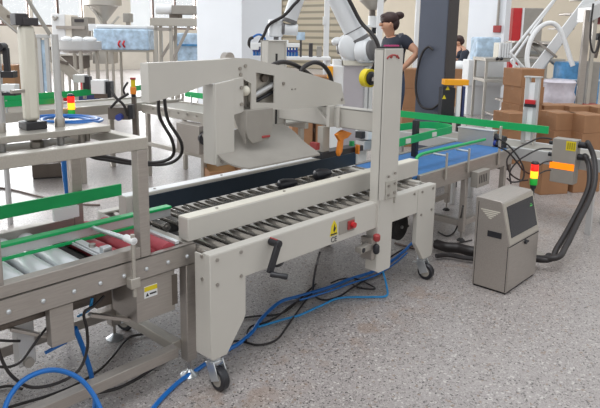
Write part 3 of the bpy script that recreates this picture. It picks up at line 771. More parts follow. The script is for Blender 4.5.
# hoses and cables on the right
HZ = [(4.65, 1.41, .685), at(588, 143, D=4.42), at(594, 158, D=4.38), at(595, 180, D=4.30), at(590, 198, D=4.22), at(578, 222, D=4.06), at(566, 246, D=3.90), at(555, 258, D=3.80), (3.74, 1.50, .05), (3.66, 1.53, .06)]
HZ2 = [(4.65, 1.41, .595), at(585, 156, D=4.44), at(589, 166, D=4.41), at(589, 185, D=4.33), at(582, 203, D=4.24), at(570, 226, D=4.08), at(557, 248, D=3.93), at(547, 260, D=3.82), (3.72, 1.57, .05), (3.66, 1.59, .06)]
wire('corrugated_hose', HZ, .019, M['cable'], 'outer thick black hose from the junction box down to the controller', 'hose', n=12)
wire('corrugated_hose', HZ2, .019, M['cable'], 'inner thick black hose from the junction box down to the controller', 'hose', n=12)
def pl(lst, D): return [at(x, y, D=D + (i*.0)) for i, (x, y) in enumerate(lst)]
wire('signal_cable', pl([(497, 138), (508, 145), (518, 157), (524, 170), (522, 180), (512, 182), (507, 178)], 4.25), .006, M['cable'], 'black cable dropping from the upper print head plug in a loop')
wire('signal_cable', pl([(498, 147), (508, 152), (517, 162), (523, 170), (530, 174)], 4.3), .006, M['cable'], 'short black cable between lower print head plug and signal tower')
wire('signal_cable', pl([(552, 139), (540, 138), (528, 143), (515, 150), (507, 160), (510, 173), (520, 180), (528, 180)], 4.32), .006, M['cable'], 'black cable arching from the upper left gland of the junction box')
wire('signal_cable', pl([(552, 149), (540, 149), (527, 155), (517, 162), (510, 172), (511, 184)], 4.35), .006, M['cable'], 'black cable arching from the lower left gland of the junction box')
wire('signal_cable', pl([(552, 161), (545, 162), (538, 166)], 4.3), .005, M['cable'], 'thin black cable entering the junction box at its lit window')
wire('signal_cable', pl([(551, 170), (545, 171), (539, 174)], 4.3), .005, M['cable'], 'thin black cable entering the junction box below its lit window')
wire('hose_bundle', [at(436, 244, Z=.05), at(446, 247, Z=.05), at(458, 248, Z=.05), at(470, 251, Z=.05), at(480, 252, Z=.05)], .034, M['cable'], 'thick black cable bundle on the floor between machine and controller', 'cable', n=12)
wire('hose_bundle', [at(436, 256, Z=.03), at(448, 255, Z=.03), at(460, 257, Z=.03), at(474, 259, Z=.03)], .016, M['cable'], 'thin black cable in front of the thick bundle by the controller', 'cable')
wire('power_cord', [at(463, 206, Z=.45), at(461, 216, Z=.2), at(455, 231, Z=.02), at(447, 236, Z=.008), at(438, 232, Z=.01)], .006, M['cable'], 'thin black cord hanging below the slotted motor controller')
wire('power_cord', [at(434, 241, Z=.006), at(446, 244, Z=.006), at(458, 243, Z=.006), at(472, 240, Z=.006)], .005, M['cable'], 'thin black cord lying behind the thick cable bundle')
tag(MB().prism([(3.78, 1.70), (3.76, 1.50), (4.02, 1.42), (4.12, 1.55)], 'z', 0, .008).build('flat_grey_piece', M['cement'], None, .002), 'thin flat grey piece on the floor behind the controller hoses', 'plate')  # thin grey four-cornered slab, flat on the floor
tag(MB().ball((4.02, 1.40, .012), .03, (1.2, .6, .4)).build('foot_pad', M['dark']), 'small black pad on the floor right of the thick hoses', 'pad')

# ================================================================== HOSES AND CABLES ON THE FLOOR, LEFT AND CENTRE
def fp(lst, z): return [at(x, y, Z=z) for x, y in lst]
wire('air_hose', fp([(150, 412), (162, 398), (180, 381), (198, 369), (220, 354), (238, 344), (252, 332), (262, 318), (280, 302), (300, 296), (330, 287), (350, 279), (372, 272), (390, 262), (404, 251), (412, 243)], .012), .0098, M['blue'], 'long blue air hose on the floor in front of the sealing machine', 'hose')
wire('air_hose', fp([(258, 327), (285, 319), (300, 315), (320, 306), (340, 298), (370, 297), (386, 296)], .008) + [at(387, 288, Z=.02), at(383, 272, Z=.10), at(377, 255, Z=.22), at(374, 243, Z=.33)], .006, M['cyan'], 'thin blue air hose dropping from the red regulator to the floor', 'hose')
wire('air_hose', fp([(300, 300), (330, 291), (352, 283), (376, 275), (394, 264), (407, 253)], .026), .0055, M['blue'], 'second blue air hose lying on the long one under the mast', 'hose')
wire('floor_cable', fp([(243, 318), (258, 316), (275, 315), (284, 312), (296, 303), (308, 291), (316, 284)], .008), .0055, M['cable'], 'black cable crossing the blue hose left of the hanging cord')
wire('floor_cable', fp([(224, 343), (240, 341), (258, 345), (276, 340), (288, 325), (300, 308), (308, 297)], .008), .0055, M['cable'], 'black cable looping furthest forward on the floor by the front caster')
wire('floor_cable', fp([(246, 342), (247, 332), (252, 326), (264, 323), (278, 316), (292, 305), (312, 294)], .01), .0055, M['cable'], 'black cable curling tightly beside the blue hose')
wire('floor_cable', [at(320, 252, Y=1.80), at(315, 272, Y=1.80), at(313, 289, Z=.006)] + fp([(316, 297), (326, 300), (340, 296), (352, 288), (366, 280), (384, 272)], .008), .0055, M['cable'], 'black cord hanging from the side panel right of the crank handle')
wire('floor_cable', fp([(331, 283), (342, 279), (356, 279), (372, 286), (374, 289), (360, 288), (352, 284)], .01), .005, M['cable'], 'small black cable loop on the floor under the mast leg')
wire('floor_cable', fp([(389, 258), (400, 251), (410, 247), (420, 245)], .01), .0055, M['cable'], 'black cable on the floor under the drive motor')
wire('floor_cable', fp([(395, 243), (405, 246), (420, 249), (432, 250)], .01), .008, M['pipe'], 'brown cable on the floor behind the right caster')
# left foreground
wire('air_hose', [at(3, 414, D=1.95), at(10, 396, D=1.98), at(24, 380, D=2.02), at(44, 371, D=2.07), at(62, 371, D=2.12), at(80, 379, D=2.15), at(93, 394, D=2.16), at(103, 414, D=2.15)], .0088, M['blue'], 'blue air hose arching up in the near left corner', 'hose')
wire('air_hose', [at(75, 328, Y=2.05), at(83, 348, Y=2.08), at(90, 370, Y=2.08), at(93, 385, Y=2.08), at(95, 400, Y=2.05), at(94, 412, Y=2.02)], .010, M['blue'], 'blue air hose hanging down behind the foreground arch', 'hose')
wire('air_hose', [at(45, 353, Y=2.1), at(56, 347, Y=2.1), at(66, 342, Y=2.12)], .007, M['blue'], 'short blue air hose behind the hanging steel plate', 'hose')
wire('air_hose', [at(92, 298, Y=2.0), at(90, 308, Y=2.0), at(84, 313, Y=2.02), at(78, 316, Y=2.05)], .006, M['cyan'], 'thin blue hose clipped beside the control box', 'hose')
wire('machine_cable', [at(104, 296, Y=1.99), at(94, 306, Y=1.98), at(84, 313, Y=1.97), at(87, 330, Y=1.97), at(87, 350, Y=1.97), at(78, 371, Y=1.96), at(55, 384, Y=1.95), at(30, 387, Y=1.95), at(12, 376, Y=1.95), at(2, 360, Y=1.96), at(-4, 340, Y=1.97)], .0058, M['cable'], 'black cable making the wide loop under the roller conveyor')
wire('machine_cable', [at(48, 326, Y=2.0), at(40, 336, Y=1.98), at(30, 350, Y=1.97), at(20, 362, Y=1.97), at(8, 367, Y=1.97), at(-6, 366, Y=1.98)], .0048, M['cable'], 'black cable sagging from behind the hanging steel plate')
wire('machine_cable', [at(20, 341, Y=2.03), at(10, 341, Y=2.03), at(-6, 340, Y=2.03)], .0048, M['cable'], 'short black cable at the left frame edge above the sagging one')
wire('machine_cable', fp([(-6, 412), (20, 404), (50, 395), (75, 385), (98, 371), (112, 357), (124, 342), (133, 336), (152, 333)], .012), .006, M['cable'], 'black cable on the floor running up behind the lower frame rail')
wire('machine_cable', fp([(-4, 388), (10, 386), (22, 389)], .01), .006, M['cable'], 'black cable end on the floor at the left frame edge')
wire('machine_cable', fp([(96, 393), (118, 388), (140, 377), (156, 366), (164, 359)], .01), .007, M['cable'], 'black cable on the floor below the near lower rail')
# hoses from the arm to the press, blue hoses by the cage
wire('arm_hose', [(1.50, 2.225, 1.168), at(160, 118, D=2.75), at(172, 140, D=2.8), at(173, 155, D=2.85), at(160, 162, D=2.85), at(135, 162, D=2.8), at(108, 157, D=2.75), at(86, 153, D=2.7), (1.18, 2.48, 1.03)], .008, M['cable'], 'black hose hanging from the arm end, on the inner curve', 'hose')
wire('arm_hose', [(1.53, 2.225, 1.172), at(168, 120, D=2.8), at(181, 142, D=2.85), at(180, 156, D=2.9), at(166, 164, D=2.9), at(135, 164, D=2.85), at(108, 160, D=2.8), at(88, 155, D=2.75), (1.16, 2.5, 1.03)], .008, M['cable'], 'black hose hanging from the arm end, on the outer curve', 'hose')
wire('blue_riser', [at(67, 123, D=2.64), at(64, 140, Y=2.58), at(64, 156, Y=2.6), at(65, 172, Y=2.6), at(68, 195, Y=2.6), at(70, 212, Y=2.6), at(69, 228, Y=2.58), (1.215, 2.60, .30), (1.22, 2.62, .014)], .014, M['blue'], 'pair of blue hoses tied together behind the press cage', 'hose')
co = MB()
for k in range(3):
    cpt = [at(64 + (1+k*.12)*27*math.cos(a)+(8 if k == 1 else 0), 121 - k*1.2 + 4.2*math.sin(a)*(1-k*.1), D=2.62 - .22*math.sin(a)) for a in [2*PI*i/14 for i in range(15)]]
    co.tube(cpt, .0065, 8, 3)
tag(co.build('hose_coil', M['blue']), 'flat coil of blue hose lying behind the press plate', 'hose')

# ================================================================== HALL SHELL
WX, WY = 20.0, 21.8
def wx(x): return at(x, 20, Y=WY).x
PANE = pane_mat()
wins = [(-25, 30), (33, 84), (131, 197)]
w = MB(); lo, hi, ht = 1.62, 5.4, 7.5
edges = [-8.0]
w.box(-8, WX+.3, WY, WY+.3, 0, lo); w.box(-8, WX+.3, WY, WY+.3, hi, ht)
spans = [(-6.0, 6.6)] + [(wx(a), wx(b)) for a, b in wins]
px = -8.0
for a, b in spans:
    w.box(px, a, WY, WY+.3, lo, hi); px = b
w.box(px, WX+.3, WY, WY+.3, lo, hi)
struct(w.build('wall_back', M['tan'], smooth=False))
for k, (a, b) in enumerate(spans):
    f = MB()
    f.box(a, b, WY+.06, WY+.16, lo, lo+.07); f.box(a, b, WY+.06, WY+.16, hi-.07, hi)
    nb = max(2, round((b-a)/1.15))
    for i in range(nb+1):
        x = a + (b-a)*i/nb; f.box(x-.045, x+.045, WY+.07, WY+.15, lo, hi)
    for z in (3.0, 4.2): f.box(a, b, WY+.08, WY+.14, z-.03, z+.03)
    f = f.build('window_%d' % (k+1), M['pipe']); struct(f)
    MB().box(a, b, WY+.10, WY+.106, lo, hi).build('pane', PANE, f)
    ld = bpy.data.lights.new('window_daylight', 'AREA'); ld.shape = 'RECTANGLE'; ld.size = b-a; ld.size_y = hi-lo; ld.energy = 45*(b-a)*(hi-lo); ld.color = (.96, .98, 1)
    lo_ = bpy.data.objects.new('window_daylight', ld); COL.objects.link(lo_); lo_.location = ((a+b)/2, WY+.25, (lo+hi)/2); lo_.rotation_euler = (-PI/2, 0, 0)
w = MB()
ya, yb = at(281, 20, X=WX).y, at(347, 20, X=WX).y
w.box(WX, WX+.3, -8, yb, 0, ht); w.box(WX, WX+.3, ya, WY, 0, ht); w.box(WX, WX+.3, yb, ya, 4.6, ht)
struct(w.build('wall_right', M['wallr'], smooth=False))
d = MB().box(WX+.08, WX+.14, yb, ya, 0, 4.6).build('door_1', shutter_mat(), smooth=False); struct(d)
MB().box(-8, WX+.3, -8.3, -8, 0, 3).build('wall_front', M['tan'], smooth=False)['kind'] = 'structure'
MB().box(-8.3, -8, -8, WY+.3, 0, 3).build('wall_left', M['tan'], smooth=False)['kind'] = 'structure'

class Bg:
    def __init__(s, xc, D, yref=100):
        p = at(xc, yref, D=D); s.root = Vector((p.x, p.y, 0)); s.xc = xc; s.k = D/FOC; s.D = D
    def X(s, x): return (x-s.xc)*s.k
    def Z(s, y):
        d = FW*FOC + RT*(0) - UP*(y-CY)
        h = math.hypot(s.root.x, s.root.y); q = FW*FOC + RT*(s.xc-300) - UP*(y-CY)
        return HC + q.z*h/math.hypot(q.x, q.y)
    def thing(s, name, label, cat, z=0., group=None, dr=0):
        t = thing(name, label, cat, (s.root.x, s.root.y, z), VIEW_ROT+dr, group); t['_z'] = z; s.z = z; return t
    def box(s, x0, x1, y0, y1, d0, d1, mb=None):       # pixel extents, depth range in metres
        m = mb or MB()
        return m.box(s.X(x0), s.X(x1), d0, d1, s.Z(y1)-s.z, s.Z(y0)-s.z)
def bp(mb, name, m, par, bev=.003): return mb.build(name, M[m] if isinstance(m, str) else m, par, bev, local=True)

# ------------------------------------------------------------------ columns and the dark lift post
tag(B(6.094, 6.93, 6.836, 7.92, 0, 7.4).build('column', M['whitew'], None, .01), 'broad white square column in the middle of the hall, left of the shutter', 'column')
tag(B(13.6, 13.87, 6.20, 7.135, 0, 7.4).build('column', M['whitew'], None, .01), 'white square column with the small red alarm box, right of the dark post', 'column')
al = thing('alarm_box', 'small red alarm box with thin conduit on the white right column', 'alarm', (13.58, 6.62, 1.5))
cA = at(497, 29, X=13.55)
al.location = (13.555, cA.y, cA.z-.08)
MB().box(-.03, .04, -.09, .09, 0, .16).build('box', M['redd'], al, .01, local=True)
MB().cyl((0, 0, .16), (0, 0, 3.2), .03, n=10).build('conduit', M['cement'], al, local=True)

lift = thing('lift_post', 'tall slate grey steel post with a looped black cable behind the green rails', 'post', (5.25, 3.05, 0))
PX = at(445, 60, D=6)
B(PX.x, PX.x+.20, PX.y, PX.y+.32, 0, 3.2).build('post', M['slate'], lift, .008)
B(PX.x+.003, PX.x+.20, PX.y-.012, PX.y, 0, 3.2).build('side_plate', M['slate_d'], lift, .003)
MB().tube([at(433, 50, X=PX.x-.02), at(428, 47, X=PX.x-.03), at(422, 54, X=PX.x-.03), at(417, 72, X=PX.x-.03), at(416, 92, X=PX.x-.03), at(421, 106, X=PX.x-.03), at(431, 109, X=PX.x-.03), at(439, 104, X=PX.x-.02)], .012).build('cable_loop', M['cable'], lift)
MB().cyl((PX.x-.002, PX.y+.12, .0), (PX.x-.002, PX.y+.12, .02), .02).build('base_bolt', M['bolt'], lift)
g = Bg(452, 5.75)
t = g.thing('drive_unit', 'black drive unit under an amber bracket beside the slate post', 'machine')
bp(g.box(442, 455, 88, 116, .0, .15), 'body', 'blackp', t); bp(g.box(443, 467, 79.5, 85, -.03, .1), 'amber_bracket', 'amber', t)
bp(g.box(456, 460, 86, 118, -.03, .01), 'white_rod', 'white', t); bp(g.box(461.5, 464, 86, 118, -.03, .02), 'navy_rod', 'indigo', t)
bp(g.box(440, 466, 116, 119, -.05, .25).box(g.X(442), g.X(446), .05, .1, 0, g.Z(118)).box(g.X(460), g.X(464), .05, .1, 0, g.Z(118)), 'stand', 'slate_d', t)
for cx, cyy in ((447, 88), (444, 97)):
    m = MB().prism([(g.X(cx-2), g.Z(cyy+2)), (g.X(cx+2), g.Z(cyy+2)), (g.X(cx), g.Z(cyy-2))], 'y', -.004, 0); bp(m, 'warning_triangle', 'label', t, 0)

# ------------------------------------------------------------------ robot arm on its pedestal
ped = thing('robot_pedestal', 'white square pedestal carrying the robot arm, lavender grey door on its front', 'pedestal', (3.66, 2.98, 0))
g = Bg(354, 4.75); g.z = 0
ped.location = g.root; ped.rotation_euler = (0, 0, VIEW_ROT)
bp(g.box(331, 371, 66, 150, 0, .30), 'body', 'white', ped, .006)
bp(g.box(343, 363, 64, 150, -.012, 0), 'door_panel', 'lav', ped); bp(g.box(342, 370, 60.5, 65.5, -.03, .28), 'top_plate', 'cream', ped)
bp(g.box(364, 367, 84, 150, -.03, 0), 'profile', 'alu', ped); bp(g.box(368.2, 372, 84, 150, -.03, 0), 'profile', 'alu', ped)
bp(g.box(333, 341, 60.5, 68, .02, .26), 'side_block', 'white', ped)
bp(g.box(326.5, 332, 66.5, 78, -.05, .03), 'amber_box', 'amber', ped)
bp(MB().box(g.X(335), g.X(369), .03, .27, 0, g.Z(149.5)), 'lower_body', 'white', ped)
gz = g.Z(61)
rb_ = thing('industrial_robot', 'white jointed robot arm reaching up from the pedestal and back down to a blue gripper', 'robot', (g.root.x, g.root.y, gz), VIEW_ROT)
X, Z = (lambda x: g.X(x)), (lambda y: g.Z(y)-gz)
bp(MB().lathe([(.11, 0), (.11, .03), (.095, .035), (.095, .10)], (X(356), .13, 0)), 'base', 'robot', rb_, 0)
sh = bp(MB().cyl((X(350), -.02, Z(47)), (X(350), .28, Z(47)), .105, n=28).ball((X(350), -.02, Z(47)), .105, (1, .35, 1)), 'shoulder', 'robot', rb_, 0)
bp(MB().box(X(341.5), X(354), -.03, .18, Z(62), Z(36)), 'shoulder_shell', 'robot', rb_, .02)
bp(MB().cyl((X(341), .05, Z(48)), (X(336), .05, Z(48)), .05, n=20), 'rear_cap', 'robotg', rb_, .01)
bp(MB().ball((X(336.5), .05, Z(42)), .045, (1.1, 1, .8)), 'cable_gland', 'robot', rb_, 0)
jn = bp(MB().cyl((X(357), -.02, Z(52)), (X(368), -.08, Z(50)), .088, n=28), 'joint_housing', 'robot', rb_, .015)
bp(MB().lathe([(.02, 0), (.078, 0), (.078, .025), (.06, .035), (.01, .036)], (X(368), -.08, Z(50)), (.8, -.62, .1), 28), 'joint_cap', 'robotg', jn, 0)
A0, A1 = Vector((X(359), .02, Z(44))), Vector((X(332), .02, Z(-8)))
dv = (A1-A0).normalized()
ua = bp(MB().cyl(A0+dv*.05, A1+dv*.35, .082, .075, n=28), 'upper_arm', 'robot', rb_, 0)
bp(MB().cyl(A0+dv*.022, A0+dv*.052, .0865, n=28), 'arm_ring', 'robotg', ua, .004); bp(MB().cyl(A0-dv*.05, A0+dv*.022, .088, n=28), 'arm_collar', 'robot', ua, .006)
bp(MB().cyl(A0+dv*.115, A0+dv*.122, .0835, n=28), 'arm_seam', 'robotg', ua, 0)
E1 = A1 + dv*.35
bp(MB().cyl(E1+Vector((0, .10, 0)), E1+Vector((0, -.14, 0)), .085, n=26), 'elbow', 'robot', rb_, .015)
W0 = Vector((X(288), -.08, Z(24)))
fa = bp(MB().cyl(E1+Vector((0, -.10, 0)), W0, .062, .055, n=24), 'forearm', 'robot', rb_, 0)
wdv = (E1+Vector((0, -.1, 0))-W0).normalized()
bp(MB().cyl(W0-wdv*.0, W0+wdv*.03, .060, n=24), 'wrist_ring', 'robotg', fa, .003)
wr = bp(MB().cyl((X(275.5), -.09, Z(38)), (X(275.5), -.09, Z(21)), .056, n=24), 'wrist', 'robot', rb_, .008)
bp(MB().cyl((X(276), -.09, Z(30)), (X(297), -.09, Z(31)), .043, n=24), 'wrist_joint', 'robot', wr, .01)
bp(MB().cyl((X(281.5), -.09, Z(30)), (X(284.5), -.09, Z(30)), .0455, n=24), 'joint_ring', 'robotg', wr, .002)
bp(MB().cyl((X(276), -.09, Z(41)), (X(276), -.09, Z(38)), .02, n=16), 'flange', 'robotg', wr, 0)
gp = bp(MB().box(X(252), X(299), -.16, -.02, Z(48), Z(44)).box(X(252), X(260), -.16, -.02, Z(51), Z(47)).box(X(265), X(288), -.14, -.04, Z(46), Z(41)), 'gripper_frame', 'white', rb_, .004)
for x in (255.5, 258.5, 261.5, 264.5, 287, 290, 293, 296):
    bp(MB().cyl((X(x), -.13, Z(56.5)), (X(x), -.13, Z(52)), .011, n=12).cyl((X(x), -.13, Z(52)), (X(x), -.13, Z(48)), .008, n=10), 'suction_cup', 'blue', gp, 0)
bp(MB().box(X(254), X(266), -.15, -.11, Z(52.5), Z(50.5)).box(X(286), X(297), -.15, -.11, Z(52.5), Z(50.5)), 'suction_bar', 'tint', gp, 0)
bp(MB().tube([(X(253.5), -.1, Z(48)), (X(250.5), -.1, Z(44)), (X(253), -.1, Z(39.5)), (X(259), -.1, Z(36)), (X(264), -.1, Z(38)), (X(266), -.1, Z(42))], .008), 'blue_tube', 'blue', gp, 0)
bp(MB().tube([(X(254), -.13, Z(50)), (X(250.5), -.13, Z(46)), (X(251), -.13, Z(41)), (X(254), -.12, Z(39))], .012), 'black_tube', 'cable', gp, 0)
bp(MB().tube([E1+Vector((-.02, -.2, .0)), (X(300), -.16, Z(-5)), (X(292), -.17, Z(8)), (X(283), -.17, Z(18)), (X(270), -.15, Z(26)), (X(265), -.15, Z(36)), (X(260), -.13, Z(45))], .012), 'cable', 'cable', rb_, 0)
bp(MB().tube([(X(338), -.09, Z(-12)), (X(346), -.09, Z(2)), (X(357), -.09, Z(22)), (X(366), -.13, Z(32)), (X(372), -.16, Z(41)), (X(374.5), -.16, Z(52)), (X(371), -.10, Z(66)), (X(369), -.05, Z(70))], .015), 'cable', 'cable', rb_, 0)
bp(MB().box(X(357), X(371), -.10, -.02, Z(62), Z(58)).box(X(360), X(364), -.12, -.06, Z(60), Z(55.5)), 'connector_block', 'bright', rb_, .006)

# ------------------------------------------------------------------ woman and far seated person
def skin_mesh(name, verts, edges, m, parent, sub=2, root=0):
    me = bpy.data.meshes.new(name); me.from_pydata([v[:3] for v in verts], edges, [])
    o = bpy.data.objects.new(name, me); COL.objects.link(o)
    md = o.modifiers.new('skin', 'SKIN'); md.use_smooth_shade = True
    sv = me.skin_vertices[0].data if me.skin_vertices else None
    if sv is None:
        bm = bmesh.new(); bm.from_mesh(me); bm.verts.layers.skin.verify(); bm.to_mesh(me); bm.free(); sv = me.skin_vertices[0].data
    for i, v in enumerate(verts):
        r = v[3]; sv[i].radius = (r, v[4] if len(v) > 4 else r); sv[i].use_root = (i == root)
    s = o.modifiers.new('sub', 'SUBSURF'); s.levels = sub; s.render_levels = sub
    dg = bpy.context.evaluated_depsgraph_get(); ev = bpy.data.meshes.new_from_object(o.evaluated_get(dg))
    o.modifiers.clear(); o.data = ev; ev.materials.clear(); ev.materials.append(m)
    ev.polygons.foreach_set('use_smooth', [True]*len(ev.polygons))
    o.parent = parent
    return o
g = Bg(391, 6.6)
WS = .972
wo = thing('person', 'woman in navy t-shirt with hair tied up and hand on hip, behind the mast', 'person', g.root, VIEW_ROT)
Vv = [(.02, 0, 1.0, .12, .10), (.015, 0, 1.12, .105, .09), (.0, 0, 1.28, .14, .12), (-.01, 0, 1.42, .145, .11), (-.03, 0, 1.50, .055), (-.055, -.01, 1.56, .062), (-.07, -.015, 1.60, .088), (-.06, -.01, 1.665, .092),
      # near (left) arm akimbo
      (.10, -.13, 1.455, .058), (.235, -.22, 1.33, .042), (.15, -.20, 1.23, .036), (.075, -.165, 1.145, .026), (.045, -.155, 1.11, .034, .02),
      # far arm
      (-.03, .17, 1.45, .058), (-.11, .23, 1.22, .042), (-.24, .16, 1.08, .028), (-.28, .13, 1.05, .034, .02),
      # legs
      (.03, -.09, .90, .105), (.01, -.10, .52, .062), (.04, -.11, .10, .042), (-.03, -.11, .045, .04), (-.14, -.12, .035, .03),
      (.03, .09, .90, .105), (.03, .10, .52, .062), (.06, .11, .10, .042), (-.01, .11, .045, .04), (-.12, .12, .035, .03)]
Ee = [(0, 1), (1, 2), (2, 3), (3, 4), (4, 5), (5, 6), (6, 7), (3, 8), (8, 9), (9, 10), (10, 11), (11, 12), (3, 13), (13, 14), (14, 15), (15, 16), (0, 17), (17, 18), (18, 19), (19, 20), (20, 21), (0, 22), (22, 23), (23, 24), (24, 25), (25, 26)]
def add_hand(base_i, dirv, side, thumb):
    b = Vector(Vv[base_i][:3]); d = Vector(dirv).normalized(); s = Vector(side).normalized()
    for k, ln in enumerate((.055, .068, .065, .05)):
        o = b + s*(k-1.5)*.019 + d*.03
        i = len(Vv); c = o + d*ln*.5; e = o + d*ln*.85 + Vector((0, 0, -ln*.45))
        Vv.extend([(*o, .0095), (*c, .0088), (*e, .0075)]); Ee.extend([(base_i, i), (i, i+1), (i+1, i+2)])
    o = b - s*.034; e = o - s*.02 + d*.035; i = len(Vv)
    Vv.extend([(*o, .011), (*e, .009)]); Ee.extend([(base_i, i), (i, i+1)])
add_hand(12, (-.8, -.05, -.6), (.3, .1, -.9), 1)
add_hand(16, (-.9, -.2, -.3), (.2, -.9, 0), 1)
skin_mesh('body', Vv, Ee, M['skin'], wo)
hd = MB()
bp(hd.ball((-.155, -.045, 1.622), .02, (1, .7, 1)), 'nose', 'skin', wo, 0); bp(MB().ball((-.145, -.05, 1.585), .013, (.7, 1.6, .45)), 'mouth', 'skin', wo, 0); bp(MB().ball((-.055, -.108, 1.63), .022, (.6, .4, 1)), 'ear', 'skin', wo, 0)
for ey, ex in ((-.075, -.142), (.01, -.15)): bp(MB().ball((ex, ey, 1.642), .010, (1, 1, .6)), 'eye', 'hair', wo, 0)
bp(MB().ball((-.05, -.005, 1.685), .102, (1.05, .95, .78)).ball((-.005, -.005, 1.64), .078, (.8, 1.05, 1.05)).ball((-.10, -.01, 1.71), .06, (1, 1.1, .6)), 'hair', 'hair', wo, 0)
bp(MB().ball((.05, -.01, 1.725), .048, (1.15, 1, .85)), 'hair_bun', 'hair', wo, 0)
sv = [(.018, 0, .97, .150, .134), (.015, 0, 1.14, .145, .122), (.0, 0, 1.28, .158, .138), (-.01, 0, 1.42, .160, .126), (-.025, 0, 1.485, .085, .075), (.10, -.13, 1.455, .075), (.19, -.19, 1.375, .062), (-.03, .17, 1.45, .075), (-.075, .205, 1.33, .062)]
skin_mesh('t_shirt', sv, [(0, 1), (1, 2), (2, 3), (3, 4), (3, 5), (5, 6), (3, 7), (7, 8)], M['shirt'], wo)
jv = [(.02, 0, .98, .140, .122), (.03, -.09, .86, .112), (.01, -.10, .52, .076), (.035, -.11, .12, .062), (.03, .09, .86, .112), (.03, .10, .52, .076), (.055, .11, .12, .062), (.02, 0, 1.10, .128, .112), (.018, 0, 1.16, .118, .104)]
skin_mesh('jeans', jv, [(0, 1), (1, 2), (2, 3), (0, 4), (4, 5), (5, 6), (0, 7), (7, 8)], M['jeans'], wo)
for y, dx in ((-.115, 0), (.115, .02)):
    bp(MB().ball((-.05+dx, y, .05), .055, (2.2, .85, .9)), 'shoe', 'shoe', wo, 0)
bp(MB().tube([(.08, -.10, 1.53), (.03, -.145, 1.42), (-.06, -.15, 1.32), (-.12, -.09, 1.20), (-.10, 0, 1.12)], .014), 'bag_strap', 'strap', wo, 0)
bp(MB().tube([(.045, -.14, 1.53), (.055, -.155, 1.44), (.065, -.155, 1.34), (.06, -.14, 1.24)], .018), 'apron_strap', 'strap', wo, 0)

g = Bg(457.5, 13.5)
ps = thing('person', 'far seated person in dark clothes between the slate post and the white column', 'person', g.root, VIEW_ROT)
g.z = 0
zb = g.Z(66)
pv = [(0, 0, zb, .15), (-.01, 0, zb+.2, .15), (-.03, 0, zb+.36, .16, .12), (-.05, -.02, zb+.44, .055), (-.09, -.04, zb+.50, .085), (-.08, -.04, zb+.56, .09),
      (.04, -.2, zb+.33, .06), (-.02, -.3, zb+.12, .045), (-.2, -.28, zb+.08, .035), (0, .2, zb+.33, .06), (-.06, .3, zb+.12, .045), (-.22, .2, zb+.08, .035),
      (-.08, -.1, zb-.02, .10), (-.42, -.12, zb-.03, .07), (-.40, -.12, .06, .05), (-.5, -.12, .045, .04), (-.08, .1, zb-.02, .10), (-.42, .12, zb-.03, .07), (-.40, .12, .06, .05), (-.5, .12, .045, .04)]
skin_mesh('body', pv, [(0, 1), (1, 2), (2, 3), (3, 4), (4, 5), (2, 6), (6, 7), (7, 8), (2, 9), (9, 10), (10, 11), (0, 12), (12, 13), (13, 14), (14, 15), (0, 16), (16, 17), (17, 18), (18, 19)], M['skin'], ps, 1)
skin_mesh('jacket', [(0, 0, zb, .20), (-.01, 0, zb+.2, .20), (-.03, 0, zb+.35, .20, .17), (.04, -.2, zb+.33, .105), (-.02, -.3, zb+.12, .085), (-.15, -.28, zb+.08, .065), (0, .2, zb+.33, .105), (-.06, .3, zb+.12, .085), (-.18, .22, zb+.08, .065)],
          [(0, 1), (1, 2), (2, 3), (3, 4), (4, 5), (2, 6), (6, 7), (7, 8)], M['shirt'], ps, 1)
bp(MB().ball((-.06, -.03, zb+.59), .105, (1, 1, .8)).ball((-.02, -.03, zb+.54), .085), 'hair', 'hair', ps, 0)
skin_mesh('trousers', [(0, 0, zb-.01, .16), (-.08, -.1, zb-.02, .12), (-.42, -.12, zb-.03, .09), (-.40, -.12, .12, .07), (-.08, .1, zb-.02, .12), (-.42, .12, zb-.03, .09), (-.40, .12, .12, .07)], [(0, 1), (1, 2), (2, 3), (0, 4), (4, 5), (5, 6)], M['jeans'], ps, 1)
bp(MB().box(-.25, .2, -.2, .2, zb-.16, zb-.11).box(-.2, -.16, -.15, -.11, 0, zb-.16).box(.12, .16, -.15, -.11, 0, zb-.16).box(-.2, -.16, .11, .15, 0, zb-.16).box(.12, .16, .11, .15, 0, zb-.16), 'stool_seat', 'slate_d', tag(thing('stool', 'dark stool under the far seated person', 'stool', g.root, VIEW_ROT), 'dark stool under the far seated person', 'stool'), .005)

wo.scale = (WS, WS, WS)
# ------------------------------------------------------------------ cartons
def carton(x, y, z, w, d, h, rz, label, group, tp=True):
    t = thing('carton', label, 'carton', (x, y, z), rz, group)
    MB().box(-w/2, w/2, -d/2, d/2, 0, h).build('box', M['carton'], t, .004, local=True)
    if tp: MB().box(-w/2-.0012, w/2+.0012, -.028, .028, h-.05, h+.0015).build('tape_strip', M['tape'], t, 0, local=True)
    MB().box(-w/2+.004, w/2-.004, -.0015, .0015, h, h+.0022).build('flap_seam', M['carton_e'], t, 0, local=True)
    return t
g = Bg(522, 7.6)
names = ['bottom', 'second from bottom', 'middle', 'second from top', 'top']
for k in range(5):
    o = Vector((random.uniform(-.012, .012), random.uniform(-.012, .012), 0))
    carton(g.root.x+o.x, g.root.y+o.y, k*.2185, .33, .36, .2175, VIEW_ROT+R(19)+random.uniform(-.03, .03), names[k]+' carton of the tall stack by the steel table', 'cartons in the tall stack')
g = Bg(512, 7.15)
for k in range(3):
    carton(g.root.x, g.root.y, k*.2, .26, .34, .199, VIEW_ROT+R(14), ['bottom', 'middle', 'top'][k]+' carton of the low stack left of the tall stack', 'cartons in the low stack')
g = Bg(551, 5.75)
carton(g.root.x, g.root.y, 0, .30, .34, .335, VIEW_ROT+R(14), 'large carton on the floor behind the signal tower', 'large cartons on the floor')
g = Bg(583, 5.85)
